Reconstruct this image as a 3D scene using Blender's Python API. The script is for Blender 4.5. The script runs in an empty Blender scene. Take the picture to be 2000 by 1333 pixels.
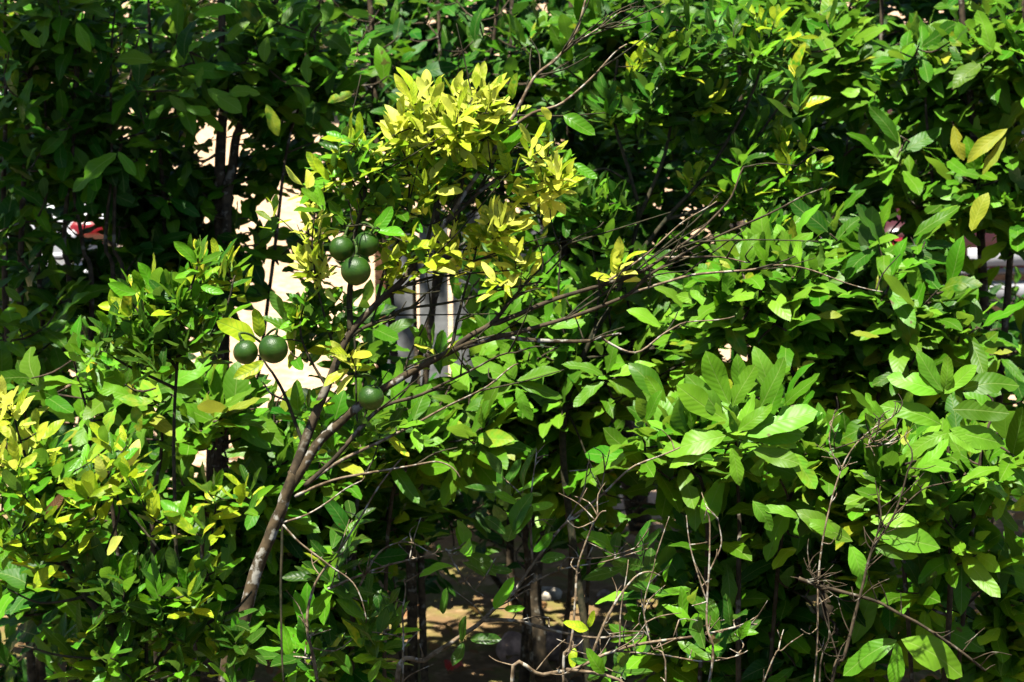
import bpy, math, random
import numpy as np
from mathutils import Vector, Matrix, noise

random.seed(7)
rng = np.random.default_rng(7)
scene = bpy.context.scene
COL = scene.collection

# ------------------------------------------------------------------ camera
CAM_H, PITCH, LENS = 3.2, math.radians(12.0), 85.0
cam_d = bpy.data.cameras.new('camera')
cam = bpy.data.objects.new('camera', cam_d)
COL.objects.link(cam)
cam.location = (0, 0, CAM_H)
cam.rotation_euler = (math.pi / 2 - PITCH, 0, 0)
cam_d.lens = LENS
cam_d.sensor_width = 36.0
cam_d.clip_start = 0.1
cam_d.clip_end = 600
cam_d.dof.use_dof = True
cam_d.dof.focus_distance = 5.3
cam_d.dof.aperture_fstop = 9.0
scene.camera = cam

# ------------------------------------------------------------------ sky and sun
SUN_DIR = Vector((-0.17, -0.22, 0.95)).normalized()          # towards the sun
SUN_EL = math.asin(SUN_DIR.z)
SUN_AZ = math.atan2(SUN_DIR.x, SUN_DIR.y)
world = bpy.data.worlds.new('World')
scene.world = world
world.use_nodes = True
wn = world.node_tree
wn.nodes.clear()
sky = wn.nodes.new('ShaderNodeTexSky')
sky.sky_type = 'NISHITA'
sky.sun_disc = False
sky.sun_elevation = SUN_EL
sky.sun_rotation = SUN_AZ
bg = wn.nodes.new('ShaderNodeBackground')
bg.inputs['Strength'].default_value = 0.05
wo = wn.nodes.new('ShaderNodeOutputWorld')
wn.links.new(sky.outputs['Color'], bg.inputs['Color'])
wn.links.new(bg.outputs['Background'], wo.inputs['Surface'])
sun_d = bpy.data.lights.new('sun', 'SUN')
sun_d.energy = 5.0
sun_d.angle = math.radians(0.5)
sun_d.color = (1.0, 0.95, 0.85)
sun = bpy.data.objects.new('sun', sun_d)
COL.objects.link(sun)
sun.rotation_euler = SUN_DIR.to_track_quat('Z', 'Y').to_euler()
sun.location = (-4, -4, 12)
scene.view_settings.view_transform = 'Standard'
scene.view_settings.look = 'None'
scene.view_settings.exposure = 1.32
scene.view_settings.gamma = 1.0
scene.render.engine = 'CYCLES'
scene.cycles.use_denoising = True
scene.cycles.max_bounces = 3
scene.cycles.diffuse_bounces = 0
scene.cycles.glossy_bounces = 1
scene.cycles.transmission_bounces = 2
scene.cycles.transparent_max_bounces = 4
scene.cycles.sample_clamp_indirect = 4.0
scene.cycles.use_adaptive_sampling = True
scene.cycles.adaptive_threshold = 0.03
scene.cycles.caustics_reflective = False
scene.cycles.caustics_refractive = False

# ------------------------------------------------------------------ geometry of the view, used to survey the place
FPX = LENS / 36.0 * 2000.0
CF = np.array((0, math.cos(PITCH), -math.sin(PITCH)))
CU = np.array((0, math.sin(PITCH), math.cos(PITCH)))
CR = np.array((1.0, 0, 0))
CC = np.array((0, 0, CAM_H))


def P(x, y, d):
    """point of the place at survey coordinates x, y (2000 x 1333) and depth d metres"""
    return CC + d * (CF + CR * ((x - 1000.0) / FPX) + CU * ((666.5 - y) / FPX))


def G(x, y, z=0.0):
    r = CF + CR * ((x - 1000.0) / FPX) + CU * ((666.5 - y) / FPX)
    return CC + r * ((z - CAM_H) / r[2])


def proj(p):
    q = np.asarray(p) - CC
    d = q @ CF
    return 1000 + FPX * (q @ CR) / d, 666.5 - FPX * (q @ CU) / d, d


# ------------------------------------------------------------------ node helpers
class NT:
    def __init__(self, name):
        self.m = bpy.data.materials.new(name)
        self.m.use_nodes = True
        self.t = self.m.node_tree
        self.t.nodes.clear()
        self.out = self.t.nodes.new('ShaderNodeOutputMaterial')

    def n(self, typ, **kw):
        nd = self.t.nodes.new(typ)
        for k, v in kw.items():
            if k.startswith('i_'):
                nd.inputs[k[2:].replace('_', ' ')].default_value = v
            else:
                setattr(nd, k, v)
        return nd

    def l(self, a, b):
        self.t.links.new(a, b)

    def math(self, op, a, b=None, c=None, clamp=False):
        nd = self.t.nodes.new('ShaderNodeMath')
        nd.operation = op
        nd.use_clamp = clamp
        for i, v in enumerate((a, b, c)):
            if v is None:
                continue
            if isinstance(v, (int, float)):
                nd.inputs[i].default_value = v
            else:
                self.l(v, nd.inputs[i])
        return nd.outputs[0]

    def mix(self, fac, a, b, blend='MIX'):
        nd = self.t.nodes.new('ShaderNodeMix')
        nd.data_type = 'RGBA'
        nd.blend_type = blend
        nd.clamp_factor = True
        for s, v in ((nd.inputs[0], fac), (nd.inputs[6], a), (nd.inputs[7], b)):
            if isinstance(v, (int, float)):
                s.default_value = v
            elif isinstance(v, tuple):
                s.default_value = (*v[:3], 1)
            else:
                self.l(v, s)
        return nd.outputs[2]

    def ramp(self, fac, lo, hi, smooth=True):
        nd = self.t.nodes.new('ShaderNodeMapRange')
        nd.interpolation_type = 'SMOOTHSTEP' if smooth else 'LINEAR'
        nd.inputs['From Min'].default_value = lo
        nd.inputs['From Max'].default_value = hi
        self.l(fac, nd.inputs['Value'])
        return nd.outputs[0]


def leaf_mat(name, ca, cb, trans, rough=0.42, veins=9.0, vein_bump=0.5, yellow=None, yellow_amt=0.0,
             chlorosis=0.0, tmix=0.34, brown=0.10, vein_col=0.22, vary=1.0):
    """living leaf: colour by leaf, midrib and side veins, mottling, spots, thin enough to let light through"""
    N = NT(name)
    uv = N.n('ShaderNodeUVMap').outputs[0]
    sep = N.n('ShaderNodeSeparateXYZ')
    N.l(uv, sep.inputs[0])
    u, v = sep.outputs[0], sep.outputs[1]
    oi = N.n('ShaderNodeObjectInfo')
    ge = N.n('ShaderNodeNewGeometry')
    rnd = N.math('FRACT', N.math('ADD', oi.outputs['Random'], ge.outputs['Random Per Island']))
    r2 = N.math('FRACT', N.math('MULTIPLY', rnd, 17.37))
    r3 = N.math('FRACT', N.math('MULTIPLY', rnd, 71.93))
    au = N.math('ABSOLUTE', N.math('SUBTRACT', u, 0.5))
    # side veins sweep forward from the midrib
    ph = N.math('MULTIPLY', N.math('SUBTRACT', v, N.math('MULTIPLY', au, 0.42)), veins * 2 * math.pi)
    wave = N.math('SINE', ph)
    vein = N.ramp(wave, 0.72, 1.0)
    mid = N.math('SUBTRACT', 1.0, N.ramp(au, 0.008, 0.035))
    allv = N.math('MAXIMUM', N.math('MULTIPLY', vein, 0.6), mid)
    tc = N.n('ShaderNodeCombineXYZ')
    N.l(u, tc.inputs[0]); N.l(N.math('MULTIPLY', v, 2.2), tc.inputs[1])
    noi = N.n('ShaderNodeTexNoise', noise_dimensions='4D')
    noi.inputs['Scale'].default_value = 2.2
    noi.inputs['Detail'].default_value = 1.0
    N.l(tc.outputs[0], noi.inputs['Vector']); N.l(N.math('MULTIPLY', rnd, 60.0), noi.inputs['W'])
    col = N.mix(rnd, ca, cb)
    col = N.mix(N.math('MULTIPLY', N.ramp(noi.outputs['Fac'], 0.4, 0.7), 0.45), col, N.mix(0.55, cb, ca, 'MIX'))
    hsv = N.n('ShaderNodeHueSaturation')
    N.l(N.math('ADD', N.math('MULTIPLY', r2, 0.026 * vary), 0.5 - 0.013 * vary), hsv.inputs['Hue'])
    hsv.inputs['Saturation'].default_value = 1.0
    N.l(N.math('ADD', N.math('MULTIPLY', r3, 0.90 * vary), 1 - 0.52 * vary), hsv.inputs['Value'])
    N.l(col, hsv.inputs['Color'])
    col = hsv.outputs[0]
    if yellow is not None:
        if chlorosis > 0:
            k = N.math('MULTIPLY', N.math('SUBTRACT', 1.0, N.ramp(allv, 0.05, 0.5)), chlorosis)
            k = N.math('MULTIPLY', k, N.ramp(N.math('ADD', N.math('MULTIPLY', noi.outputs['Fac'], 0.7), N.math('MULTIPLY', r2, 0.5)), 0.42, 0.7))
            col = N.mix(k, col, yellow)
        if yellow_amt > 0:
            k = N.math('MULTIPLY', N.ramp(r2, 1.0 - yellow_amt - 0.05, 1.0 - yellow_amt + 0.05), N.ramp(noi.outputs['Fac'], 0.3, 0.65))
            col = N.mix(k, col, yellow)
    vc = N.mix(0.55, col, (0.42, 0.50, 0.16))
    col = N.mix(N.math('MULTIPLY', N.math('MAXIMUM', N.math('MULTIPLY', vein, 0.22), mid), vein_col * 2), col, vc)
    if brown > 0:
        k = N.math('MULTIPLY', N.ramp(noi.outputs['Fac'], 0.66, 0.72), N.ramp(r3, 1 - brown, 1 - brown + .05))
        col = N.mix(k, col, (0.10, 0.06, 0.02))
    backc = N.mix(0.4, col, (0.17, 0.27, 0.09))
    col = N.mix(ge.outputs['Backfacing'], col, backc)
    h = N.math('SUBTRACT', N.math('MULTIPLY', wave, -0.22), N.math('MULTIPLY', mid, 0.8))
    h = N.math('ADD', h, N.math('MULTIPLY', N.math('SINE', N.math('ADD', N.math('MULTIPLY', v, 9.0), N.math('MULTIPLY', u, 7.0))), 0.5))
    bump = N.n('ShaderNodeBump')
    bump.inputs['Strength'].default_value = vein_bump
    bump.inputs['Distance'].default_value = 0.0025
    N.l(h, bump.inputs['Height'])
    bs = N.n('ShaderNodeBsdfPrincipled')
    N.l(col, bs.inputs['Base Color'])
    N.l(N.math('ADD', N.math('MULTIPLY', noi.outputs['Fac'], 0.2), rough - 0.1), bs.inputs['Roughness'])
    bs.inputs['Specular IOR Level'].default_value = 0.18
    N.l(bump.outputs[0], bs.inputs['Normal'])
    tr = N.n('ShaderNodeBsdfTranslucent')
    tcol = N.mix(0.55, col, trans)
    N.l(tcol, tr.inputs['Color'])
    N.l(bump.outputs[0], tr.inputs['Normal'])
    mx = N.n('ShaderNodeMixShader')
    mx.inputs[0].default_value = tmix
    N.l(bs.outputs[0], mx.inputs[1]); N.l(tr.outputs[0], mx.inputs[2])
    N.l(mx.outputs[0], N.out.inputs['Surface'])
    return N.m


def bark_mat(name, ca, cb, lichen=None, lich_amt=0.5, scale=40, rough=0.85):
    N = NT(name)
    co = N.n('ShaderNodeTexCoord').outputs['Object']
    a = N.n('ShaderNodeTexNoise'); a.inputs['Scale'].default_value = scale; a.inputs['Detail'].default_value = 6
    N.l(co, a.inputs['Vector'])
    col = N.mix(N.ramp(a.outputs['Fac'], 0.35, 0.65), ca, cb)
    b = N.n('ShaderNodeTexNoise'); b.inputs['Scale'].default_value = scale * 0.8; b.inputs['Detail'].default_value = 5
    N.l(co, b.inputs['Vector'])
    if lichen:
        col = N.mix(N.math('MULTIPLY', N.ramp(b.outputs['Fac'], 0.62 - lich_amt * 0.25, 0.70 - lich_amt * 0.25), 0.85), col, lichen)
    bs = N.n('ShaderNodeBsdfPrincipled')
    N.l(col, bs.inputs['Base Color'])
    bs.inputs['Roughness'].default_value = rough
    bs.inputs['Specular IOR Level'].default_value = 0.25
    bp = N.n('ShaderNodeBump'); bp.inputs['Strength'].default_value = 0.6; bp.inputs['Distance'].default_value = 0.004
    N.l(a.outputs['Fac'], bp.inputs['Height']); N.l(bp.outputs[0], bs.inputs['Normal'])
    N.l(bs.outputs[0], N.out.inputs['Surface'])
    return N.m


def plain_mat(name, col, rough=0.5, metal=0.0, noise=0.12, scale=8.0, coat=0.0, bump=0.0, bscale=60):
    N = NT(name)
    co = N.n('ShaderNodeTexCoord').outputs['Object']
    a = N.n('ShaderNodeTexNoise'); a.inputs['Scale'].default_value = scale; a.inputs['Detail'].default_value = 5
    N.l(co, a.inputs['Vector'])
    d = tuple(c * (1 - noise * 2) for c in col); b = tuple(min(1, c * (1 + noise)) for c in col)
    bs = N.n('ShaderNodeBsdfPrincipled')
    N.l(N.mix(N.ramp(a.outputs['Fac'], 0.35, 0.65), d, b), bs.inputs['Base Color'])
    bs.inputs['Roughness'].default_value = rough
    bs.inputs['Metallic'].default_value = metal
    bs.inputs['Coat Weight'].default_value = coat
    if bump:
        c = N.n('ShaderNodeTexNoise'); c.inputs['Scale'].default_value = bscale; c.inputs['Detail'].default_value = 5
        N.l(co, c.inputs['Vector'])
        bp = N.n('ShaderNodeBump'); bp.inputs['Strength'].default_value = bump; bp.inputs['Distance'].default_value = 0.01
        N.l(c.outputs['Fac'], bp.inputs['Height']); N.l(bp.outputs[0], bs.inputs['Normal'])
    N.l(bs.outputs[0], N.out.inputs['Surface'])
    return N.m


YEL = (0.60, 0.54, 0.03)
M = {}
# broad-leaved shrubs
M['broad'] = leaf_mat('broad_leaf_green', (0.035, 0.142, 0.004), (0.080, 0.234, 0.007), (0.22, 0.52, 0.008), rough=0.42, veins=9, vein_bump=0.25, tmix=0.28,
                      yellow=(0.40, 0.36, 0.02), yellow_amt=0.012)
M['broad_sunlit'] = leaf_mat('broad_leaf_sunlit', (0.095, 0.268, 0.010), (0.165, 0.378, 0.026), (0.36, 0.62, 0.018), rough=0.40, veins=9, vein_bump=0.25,  # same leaf as seen in sun; the sunlight is put into the colour
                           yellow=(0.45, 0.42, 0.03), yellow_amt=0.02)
M['broad_shaded'] = leaf_mat('broad_leaf_shaded', (0.010, 0.064, 0.002), (0.024, 0.110, 0.003), (0.08, 0.30, 0.004), rough=0.48, veins=9, vein_bump=0.25, tmix=0.18)  # same leaf as seen in shade; the shade is put into the colour
M['broad_yellow'] = leaf_mat('broad_leaf_yellowing', (0.26, 0.33, 0.02), (0.42, 0.43, 0.03), (0.5, 0.5, 0.03), rough=0.5, veins=9, vein_bump=0.25,
                             yellow=(0.12, 0.22, 0.02), chlorosis=0.4, vary=0.5)
# citrus
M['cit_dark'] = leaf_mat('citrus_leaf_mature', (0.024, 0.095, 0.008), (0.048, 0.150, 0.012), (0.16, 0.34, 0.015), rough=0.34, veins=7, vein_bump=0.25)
M['cit_green'] = leaf_mat('citrus_leaf_green', (0.058, 0.235, 0.008), (0.118, 0.330, 0.012), (0.28, 0.60, 0.012), rough=0.35, veins=7, vein_bump=0.25,
                          yellow=YEL, yellow_amt=0.08)
M['cit_lime'] = leaf_mat('citrus_leaf_young', (0.180, 0.380, 0.010), (0.330, 0.520, 0.014), (0.55, 0.70, 0.015), rough=0.40, veins=7, vein_bump=0.2,
                         yellow=(0.62, 0.72, 0.04), chlorosis=0.65, tmix=0.42)
M['cit_yellow'] = leaf_mat('citrus_leaf_flush', (0.700, 0.780, 0.045), (0.840, 0.900, 0.200), (0.92, 0.96, 0.09), rough=0.45, veins=7, vein_bump=0.2,
                           yellow=(0.36, 0.50, 0.02), yellow_amt=0.25, tmix=0.5, brown=0.04, vary=0.35, vein_col=0.1)
M['dry_leaf'] = leaf_mat('dry_leaf_brown', (0.22, 0.11, 0.04), (0.36, 0.20, 0.08), (0.40, 0.20, 0.06), rough=0.7, veins=10, vein_bump=0.8, tmix=0.2)
M['trunk_lichen'] = bark_mat('citrus_bark_lichen', (0.032, 0.024, 0.012), (0.090, 0.064, 0.032), (0.34, 0.33, 0.28), 0.36, 46)
M['bark'] = bark_mat('shrub_bark', (0.030, 0.023, 0.013), (0.085, 0.062, 0.035), (0.22, 0.20, 0.15), 0.12, 40)
M['twig_dark'] = bark_mat('dark_green_twig', (0.018, 0.022, 0.010), (0.060, 0.050, 0.025), None, 0, 60)
M['twig_bare'] = bark_mat('bare_twig_grey_brown', (0.095, 0.064, 0.034), (0.26, 0.195, 0.12), (0.44, 0.41, 0.33), 0.32, 60)
M['twig_green'] = bark_mat('green_twig', (0.03, 0.06, 0.012), (0.07, 0.13, 0.02), None, 0, 60)

# ------------------------------------------------------------------ leaf blades (12-50 triangles each, shared)
NSEG = 10


def blade(kind, r):
    """leaf blade along +y, unit length, normal +z"""
    vs, uvs, fs = [], [], []
    if kind == 'broad':
        w = r.uniform(.150, .205); droop = r.uniform(.02, .30); fold = r.uniform(.05, .34); wav = r.uniform(.010, .030); pk = .52
    elif kind == 'citrus':
        w = r.uniform(.17, .235); droop = r.uniform(-.05, .18); fold = r.uniform(.12, .5); wav = r.uniform(.004, .016); pk = .46
    else:
        w = r.uniform(.14, .19); droop = r.uniform(-.12, .12); fold = r.uniform(.3, .75); wav = .008; pk = .45
    phase = r.uniform(0, 6.28); side = r.uniform(-.07, .07); tw = r.uniform(-.35, .35)
    bite = r.random() < .3 and kind == 'broad'
    bseg = r.randint(4, 8); bside = r.choice((-1, 1))
    for i in range(NSEG + 1):
        t = i / NSEG
        prof = (t ** .75) * ((1 - t) ** (.62 if kind == 'broad' else .72))
        pm = (pk ** .75) * ((1 - pk) ** .62)
        ww = w * min(1.0, prof / pm) * (1 + .10 * math.sin(t * 9 + phase))
        if i == NSEG:
            ww = 0
        if i == 0:
            ww = .008
        cx = side * math.sin(t * math.pi)
        zc = -droop * t * t + .02 * math.sin(t * 7 + phase)
        a = tw * t
        row = []
        for s in ((-1, 0, 1) if 0 < i < NSEG else (0,)):
            k = ww
            if bite and s == bside and i == bseg:
                k = ww * .35
            lx = s * k
            lz = abs(s) * (k * fold + wav * math.sin(t * 17 + phase + s * 1.3))
            x = lx * math.cos(a) - lz * math.sin(a)
            z = lx * math.sin(a) + lz * math.cos(a)
            row.append(len(vs))
            vs.append((cx + x, t, zc + z))
            uvs.append((.5 + .5 * s * (k / w), t))
        if i == 0:
            prev = row; continue
        if len(prev) == 1 and len(row) == 3:
            fs += [(prev[0], row[1], row[0]), (prev[0], row[2], row[1])]
        elif len(row) == 1:
            fs += [(prev[0], prev[1], row[0]), (prev[1], prev[2], row[0])]
        else:
            fs += [(prev[0], prev[1], row[1], row[0]), (prev[1], prev[2], row[2], row[1])]
        prev = row
    return np.array(vs), np.array(uvs), fs


VAR = {}
for kind in ('broad', 'citrus', 'flush'):
    r = random.Random(len(kind) * 11)
    VAR[kind] = [blade(kind, r) for _ in range(9)]
BLADE_MESH = {}


def mesh_from(name, vs, fs, uvs=None, mats=(), smooth=True, midx=None):
    me = bpy.data.meshes.new(name)
    me.from_pydata([tuple(map(float, v)) for v in vs] if not isinstance(vs, np.ndarray) else vs.tolist(), [], fs)
    if uvs is not None:
        lay = me.uv_layers.new(name='UVMap')
        li = np.empty(len(me.loops), dtype=np.int32)
        me.loops.foreach_get('vertex_index', li)
        lay.data.foreach_set('uv', np.asarray(uvs, dtype=np.float32)[li].ravel())
    for m in mats:
        me.materials.append(m)
    if smooth:
        me.polygons.foreach_set('use_smooth', np.ones(len(me.polygons), dtype=bool))
    if midx is not None:
        me.polygons.foreach_set('material_index', np.asarray(midx, dtype=np.int32))
    me.update()
    return me


def blade_mesh(kind, var, mat):
    k = (kind, var, mat)
    if k not in BLADE_MESH:
        vs, uvs, fs = VAR[kind][var]
        BLADE_MESH[k] = mesh_from('leaf', vs, fs, uvs, [M[mat]])
    return BLADE_MESH[k]


# ------------------------------------------------------------------ objects
def tag(o, label=None, cat=None, group=None, kind=None):
    if label: o['label'] = label
    if cat: o['category'] = cat
    if group: o['group'] = group
    if kind: o['kind'] = kind
    return o


def empty(name, loc, label, cat, group=None):
    o = bpy.data.objects.new(name, None)
    o.empty_display_size = 0.1
    COL.objects.link(o)
    o.location = loc
    return tag(o, label, cat, group)


def link(name, me, parent=None, loc=None):
    """mesh given in world coordinates; parents are pure translations"""
    o = bpy.data.objects.new(name, me)
    COL.objects.link(o)
    if parent is not None:
        o.parent = parent
        p = parent
        off = Vector((0, 0, 0))
        while p is not None:
            off += p.location
            p = p.parent
        o.location = -off if loc is None else Vector(loc) - off
    elif loc is not None:
        o.location = loc
    return o


def catmull(pts, rad, per=4):
    pts = np.asarray(pts, float); rad = np.asarray(rad, float)
    n = len(pts)
    if n < 3:
        return pts, rad
    o, ro = [], []
    for i in range(n - 1):
        p0, p1, p2, p3 = pts[max(i - 1, 0)], pts[i], pts[i + 1], pts[min(i + 2, n - 1)]
        for k in range(per):
            t = k / per
            o.append(.5 * (2 * p1 + (p2 - p0) * t + (2 * p0 - 5 * p1 + 4 * p2 - p3) * t * t + (3 * p1 - p0 - 3 * p2 + p3) * t ** 3))
            ro.append(rad[i] * (1 - t) + rad[i + 1] * t)
    o.append(pts[-1]); ro.append(rad[-1])
    return np.array(o), np.array(ro)


def tube(pts, rad, sides=6, lump=0.0):
    pts = np.asarray(pts, float); n = len(pts)
    tan = np.gradient(pts, axis=0)
    tan /= np.linalg.norm(tan, axis=1)[:, None] + 1e-9
    ref = np.array((0.3, 0.9, 0.2)) if abs(tan[0][1]) < .8 else np.array((1., 0, 0))
    vs = []
    u = ref - tan[0] * (ref @ tan[0]); u /= np.linalg.norm(u)
    for i in range(n):
        u = u - tan[i] * (u @ tan[i]); u /= np.linalg.norm(u) + 1e-9
        w = np.cross(tan[i], u)
        for s in range(sides):
            a = 2 * math.pi * s / sides
            rr = rad[i] * (1 + (lump * (rng.random() - .5) if lump else 0))
            vs.append(pts[i] + rr * (math.cos(a) * u + math.sin(a) * w))
    fs = []
    for i in range(n - 1):
        for s in range(sides):
            a, b = i * sides + s, i * sides + (s + 1) % sides
            fs.append((a, b, b + sides, a + sides))
    vs.append(pts[-1] + tan[-1] * rad[-1]); tip = len(vs) - 1
    for s in range(sides):
        fs.append(((n - 1) * sides + s, (n - 1) * sides + (s + 1) % sides, tip))
    fs.append(tuple(reversed(range(sides))))
    return vs, fs


class Mesh:
    def __init__(self):
        self.v, self.f = [], []

    def add(self, vs, fs):
        b = len(self.v)
        self.v.extend(vs)
        self.f.extend([tuple(i + b for i in f) for f in fs])

    def build(self, name, mat, parent=None, smooth=True):
        if not self.v:
            return None
        me = mesh_from(name, np.array(self.v, float), self.f, None, [mat], smooth)
        return link(name, me, parent)


# holes in the hedge through which the ground, the cars and the fence show: x, y, rx, ry, share of leaves missing
HOLES = [(600, 520, 82, 150, .58), (430, 285, 60, 45, .8), (152, 430, 15, 38, .93), (200, 452, 16, 48, .95), (630, 720, 60, 70, .7), (560, 790, 40, 60, .6),
         (440, 890, 56, 46, .96), (845, 610, 85, 140, .68), (980, 1200, 270, 175, .45), (1000, 1240, 235, 100, .97), (1235, 965, 62, 62, .85), (1275, 1045, 50, 44, .9),
         (1600, 1180, 42, 62, .97), (1950, 1030, 60, 42, .97), (1745, 1100, 40, 40, .95), (1885, 1190, 42, 32, .95), (1800, 1320, 70, 26, .95),
         (1912, 480, 40, 34, .85), (1450, 680, 52, 30, .95), (1825, 555, 50, 44, .6), (1750, 450, 30, 42, .9), (100, 480, 100, 100, .25),
         (280, 300, 60, 60, .3), (100, 290, 24, 16, .5), (560, 420, 60, 60, .4), (1960, 660, 40, 40, .6), (1210, 830, 46, 36, .9)]


def in_hole(p):
    x, y, d = proj(p)
    for hx, hy, rx, ry, k in HOLES:
        if ((x - hx) / rx) ** 2 + ((y - hy) / ry) ** 2 < 1 and rng.random() < k:
            return True
    return False


FRUITS = [(667, 486, 50), (716, 477, 50), (695, 529, 59), (480, 688, 49), (534, 682, 58), (725, 777, 51)]
LEAVES = []          # plant index, kind, variant, material, 4x4, length
PLANTS = []


def unit(v):
    v = np.asarray(v, float)
    return v / (np.linalg.norm(v) + 1e-9)


class Plant:
    def __init__(self, name, label, cat, group, base, bark, twig, holes=True):
        self.i = len(PLANTS); PLANTS.append(self)
        self.base = np.asarray(base, float)
        self.root = empty(name, self.base, label, cat, group)
        self.bark, self.twigm = bark, twig
        self.skel, self.srad = [], []      # skeleton points to which twigs attach
        self.twigs = Mesh()
        self.holes = holes

    def stem(self, pts, r0, r1, name='branch', mat=None, sides=8, per=5, wob=.012, attach=True):
        pts = np.asarray(pts, float)
        t = np.linspace(0, 1, len(pts))
        rad = r0 + (r1 - r0) * t
        p, r = catmull(pts, rad, per)
        if wob:
            k = rng.normal(0, wob, p.shape) * .6
            for _ in range(3):
                k[1:-1] = (k[:-2] + k[1:-1] * 1.2 + k[2:]) / 3.2
            k *= np.linspace(0, 1.6, len(p))[:, None]; k[0] = 0; p = p + k
        m = Mesh(); m.add(*tube(p, r, sides, .16))
        o = m.build(name, mat or self.bark, self.root)
        if attach:
            self.skel.extend(p[1:]); self.srad.extend(r[1:])
        return p, r

    def leaf(self, pos, axis, normal, length, kind, mat, wscale=1.0, check=True):
        if check and self.holes and in_hole(np.asarray(pos) + np.asarray(axis) * length * .5):
            return
        if self.holes and check and pos[1] > 7.9:
            g = np.asarray(pos) - np.array(SUN_DIR) * (pos[2] / SUN_DIR.z)
            c = G(1030, 1240)
            if ((g[0] - c[0]) / .42) ** 2 + ((g[1] - c[1]) / .6) ** 2 < 1 and rng.random() < .72:
                return
        if not self.holes and check:
            for f_ in (.1, .5, .9):
                x, y, d = proj(np.asarray(pos) + unit(axis) * length * f_)
                if d < 5.1 and any((x - fx) ** 2 + (y - fy) ** 2 < (fd * .5 + 6) ** 2 for fx, fy, fd in FRUITS):
                    return
        if not self.holes and check:
            mp = np.asarray(pos) + unit(axis) * length * .5
            for fx, fy, fd in FRUITS:
                w = mp - P(fx, fy, 4.95)
                k = float(w @ np.array(SUN_DIR))
                if 0 < k < .6 and np.linalg.norm(w - k * np.array(SUN_DIR)) < .045 and rng.random() < .75:
                    return
        a = unit(axis)
        n = np.asarray(normal, float); n = n - a * (n @ a); n = unit(n)
        x = np.cross(a, n)
        m = np.eye(4)
        m[:3, 0] = x * length * wscale; m[:3, 1] = a * length; m[:3, 2] = n * length; m[:3, 3] = pos
        LEAVES.append((self.i, kind, int(rng.integers(len(VAR[kind]))), mat, m, length))

    def attach(self, tip, maxd=None, up=.35):
        s = np.asarray(self.skel)
        d = s - tip
        cost = np.linalg.norm(d, axis=1) + up * np.maximum(0, d[:, 2]) * 2
        j = int(np.argmin(cost))
        return s[j], self.srad[j]

    def twig(self, tip, r=.0025, sides=4, sag=.0):
        b, br = self.attach(tip)
        L = np.linalg.norm(tip - b)
        mid = (b + tip) / 2 + rng.normal(0, .07, 3) * L + np.array((0, 0, -.06 * L + sag))
        p, rr = catmull([b, mid, tip], [min(br * .7, r * (1.6 + L * 3)), r * 1.2, r * .7], 3)
        self.twigs.add(*tube(p, rr, sides))
        self.skel.extend(p[2:-1]); self.srad.extend(rr[2:-1])
        return unit(tip - mid)

    def rosette(self, tip, d, n, length, kind, mats, spread=65, run=.06, upn=.8, droop=.25, lv=.2):
        """leaves set in a spiral on the last stretch of a twig"""
        d = unit(d)
        e1 = unit(np.cross(d, (.3, .2, 1))); e2 = np.cross(d, e1)
        a0 = rng.uniform(0, 6.28)
        names, wts = zip(*mats)
        wts = np.array(wts, float); wts /= wts.sum()
        for k in range(n):
            a = a0 + k * 2.4
            t = k / max(1, n - 1)
            sp = math.radians(spread * (1.15 - .75 * t) + rng.normal(0, 9))
            rad = math.cos(a) * e1 + math.sin(a) * e2
            ax = math.cos(sp) * d + math.sin(sp) * rad
            ax[2] -= droop * rng.random()
            ax = unit(ax)
            nm = upn * np.array((-.25, -.35, .9)) + .35 * d + .15 * rad + rng.normal(0, .28, 3)
            L = length * rng.uniform(1 - lv * 1.6, 1 + lv)
            pos = tip - d * run * (1 - t) + ax * .006
            self.leaf(pos, ax, nm, L, kind, names[rng.choice(len(names), p=wts)], rng.uniform(.85, 1.12))

    def blob(self, cx, cy, rx, ry, D, rD, n, length, kind, mats, nleaf=(5, 8), spread=65, run=.06, upn=.8, droop=.25, upd=.6, shell=.5, r=.0025):
        """n leafy twig ends in a rounded volume"""
        c = P(cx, cy, D)
        wx, wz = rx * D / FPX, ry * D / FPX
        for _ in range(int(n * 1.3 + .5) if n > 3 else n):
            q = unit(rng.normal(0, 1, 3)) * rng.random() ** shell
            tip = c + np.array((q[0] * wx, q[1] * rD, q[2] * wz))
            if tip[2] < .05:
                continue
            if n > 3 and mats[0][0] not in ('broad_shaded', 'cit_yellow') and noise.noise(Vector(tip * 3.6)) < -.10:
                continue
            if self.holes and in_hole(tip):
                continue
            self.twig(tip, r)
            out = unit(tip - (c - np.array((0, 0, wz * .7))))
            d = out * .8 + np.array((0, -.15, upd)) + rng.normal(0, .3, 3)
            self.rosette(tip, d, int(rng.integers(nleaf[0], nleaf[1] + 1)), length, kind, mats, spread, run, upn, droop)

    def hero(self, bx, by, tx, ty, D, kind, mat, w=1.0, dd=-.02, tilt=(-.2, -.7, .6)):
        b, t = P(bx, by, D), P(tx, ty, D + dd)
        L = np.linalg.norm(t - b)
        self.leaf(b, t - b, np.array(tilt) + rng.normal(0, .12, 3), L * 1.04, kind, mat, w, check=False)

    def finish(self):
        o = self.twigs.build('twig', self.twigm, self.root)
        if o is not None:
            o['kind'] = 'stuff'


def SP(pts, D):
    """stem points; each (x, y[, depth offset])"""
    return [P(p[0], p[1], D + (p[2] if len(p) > 2 else 0)) for p in pts]


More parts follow.
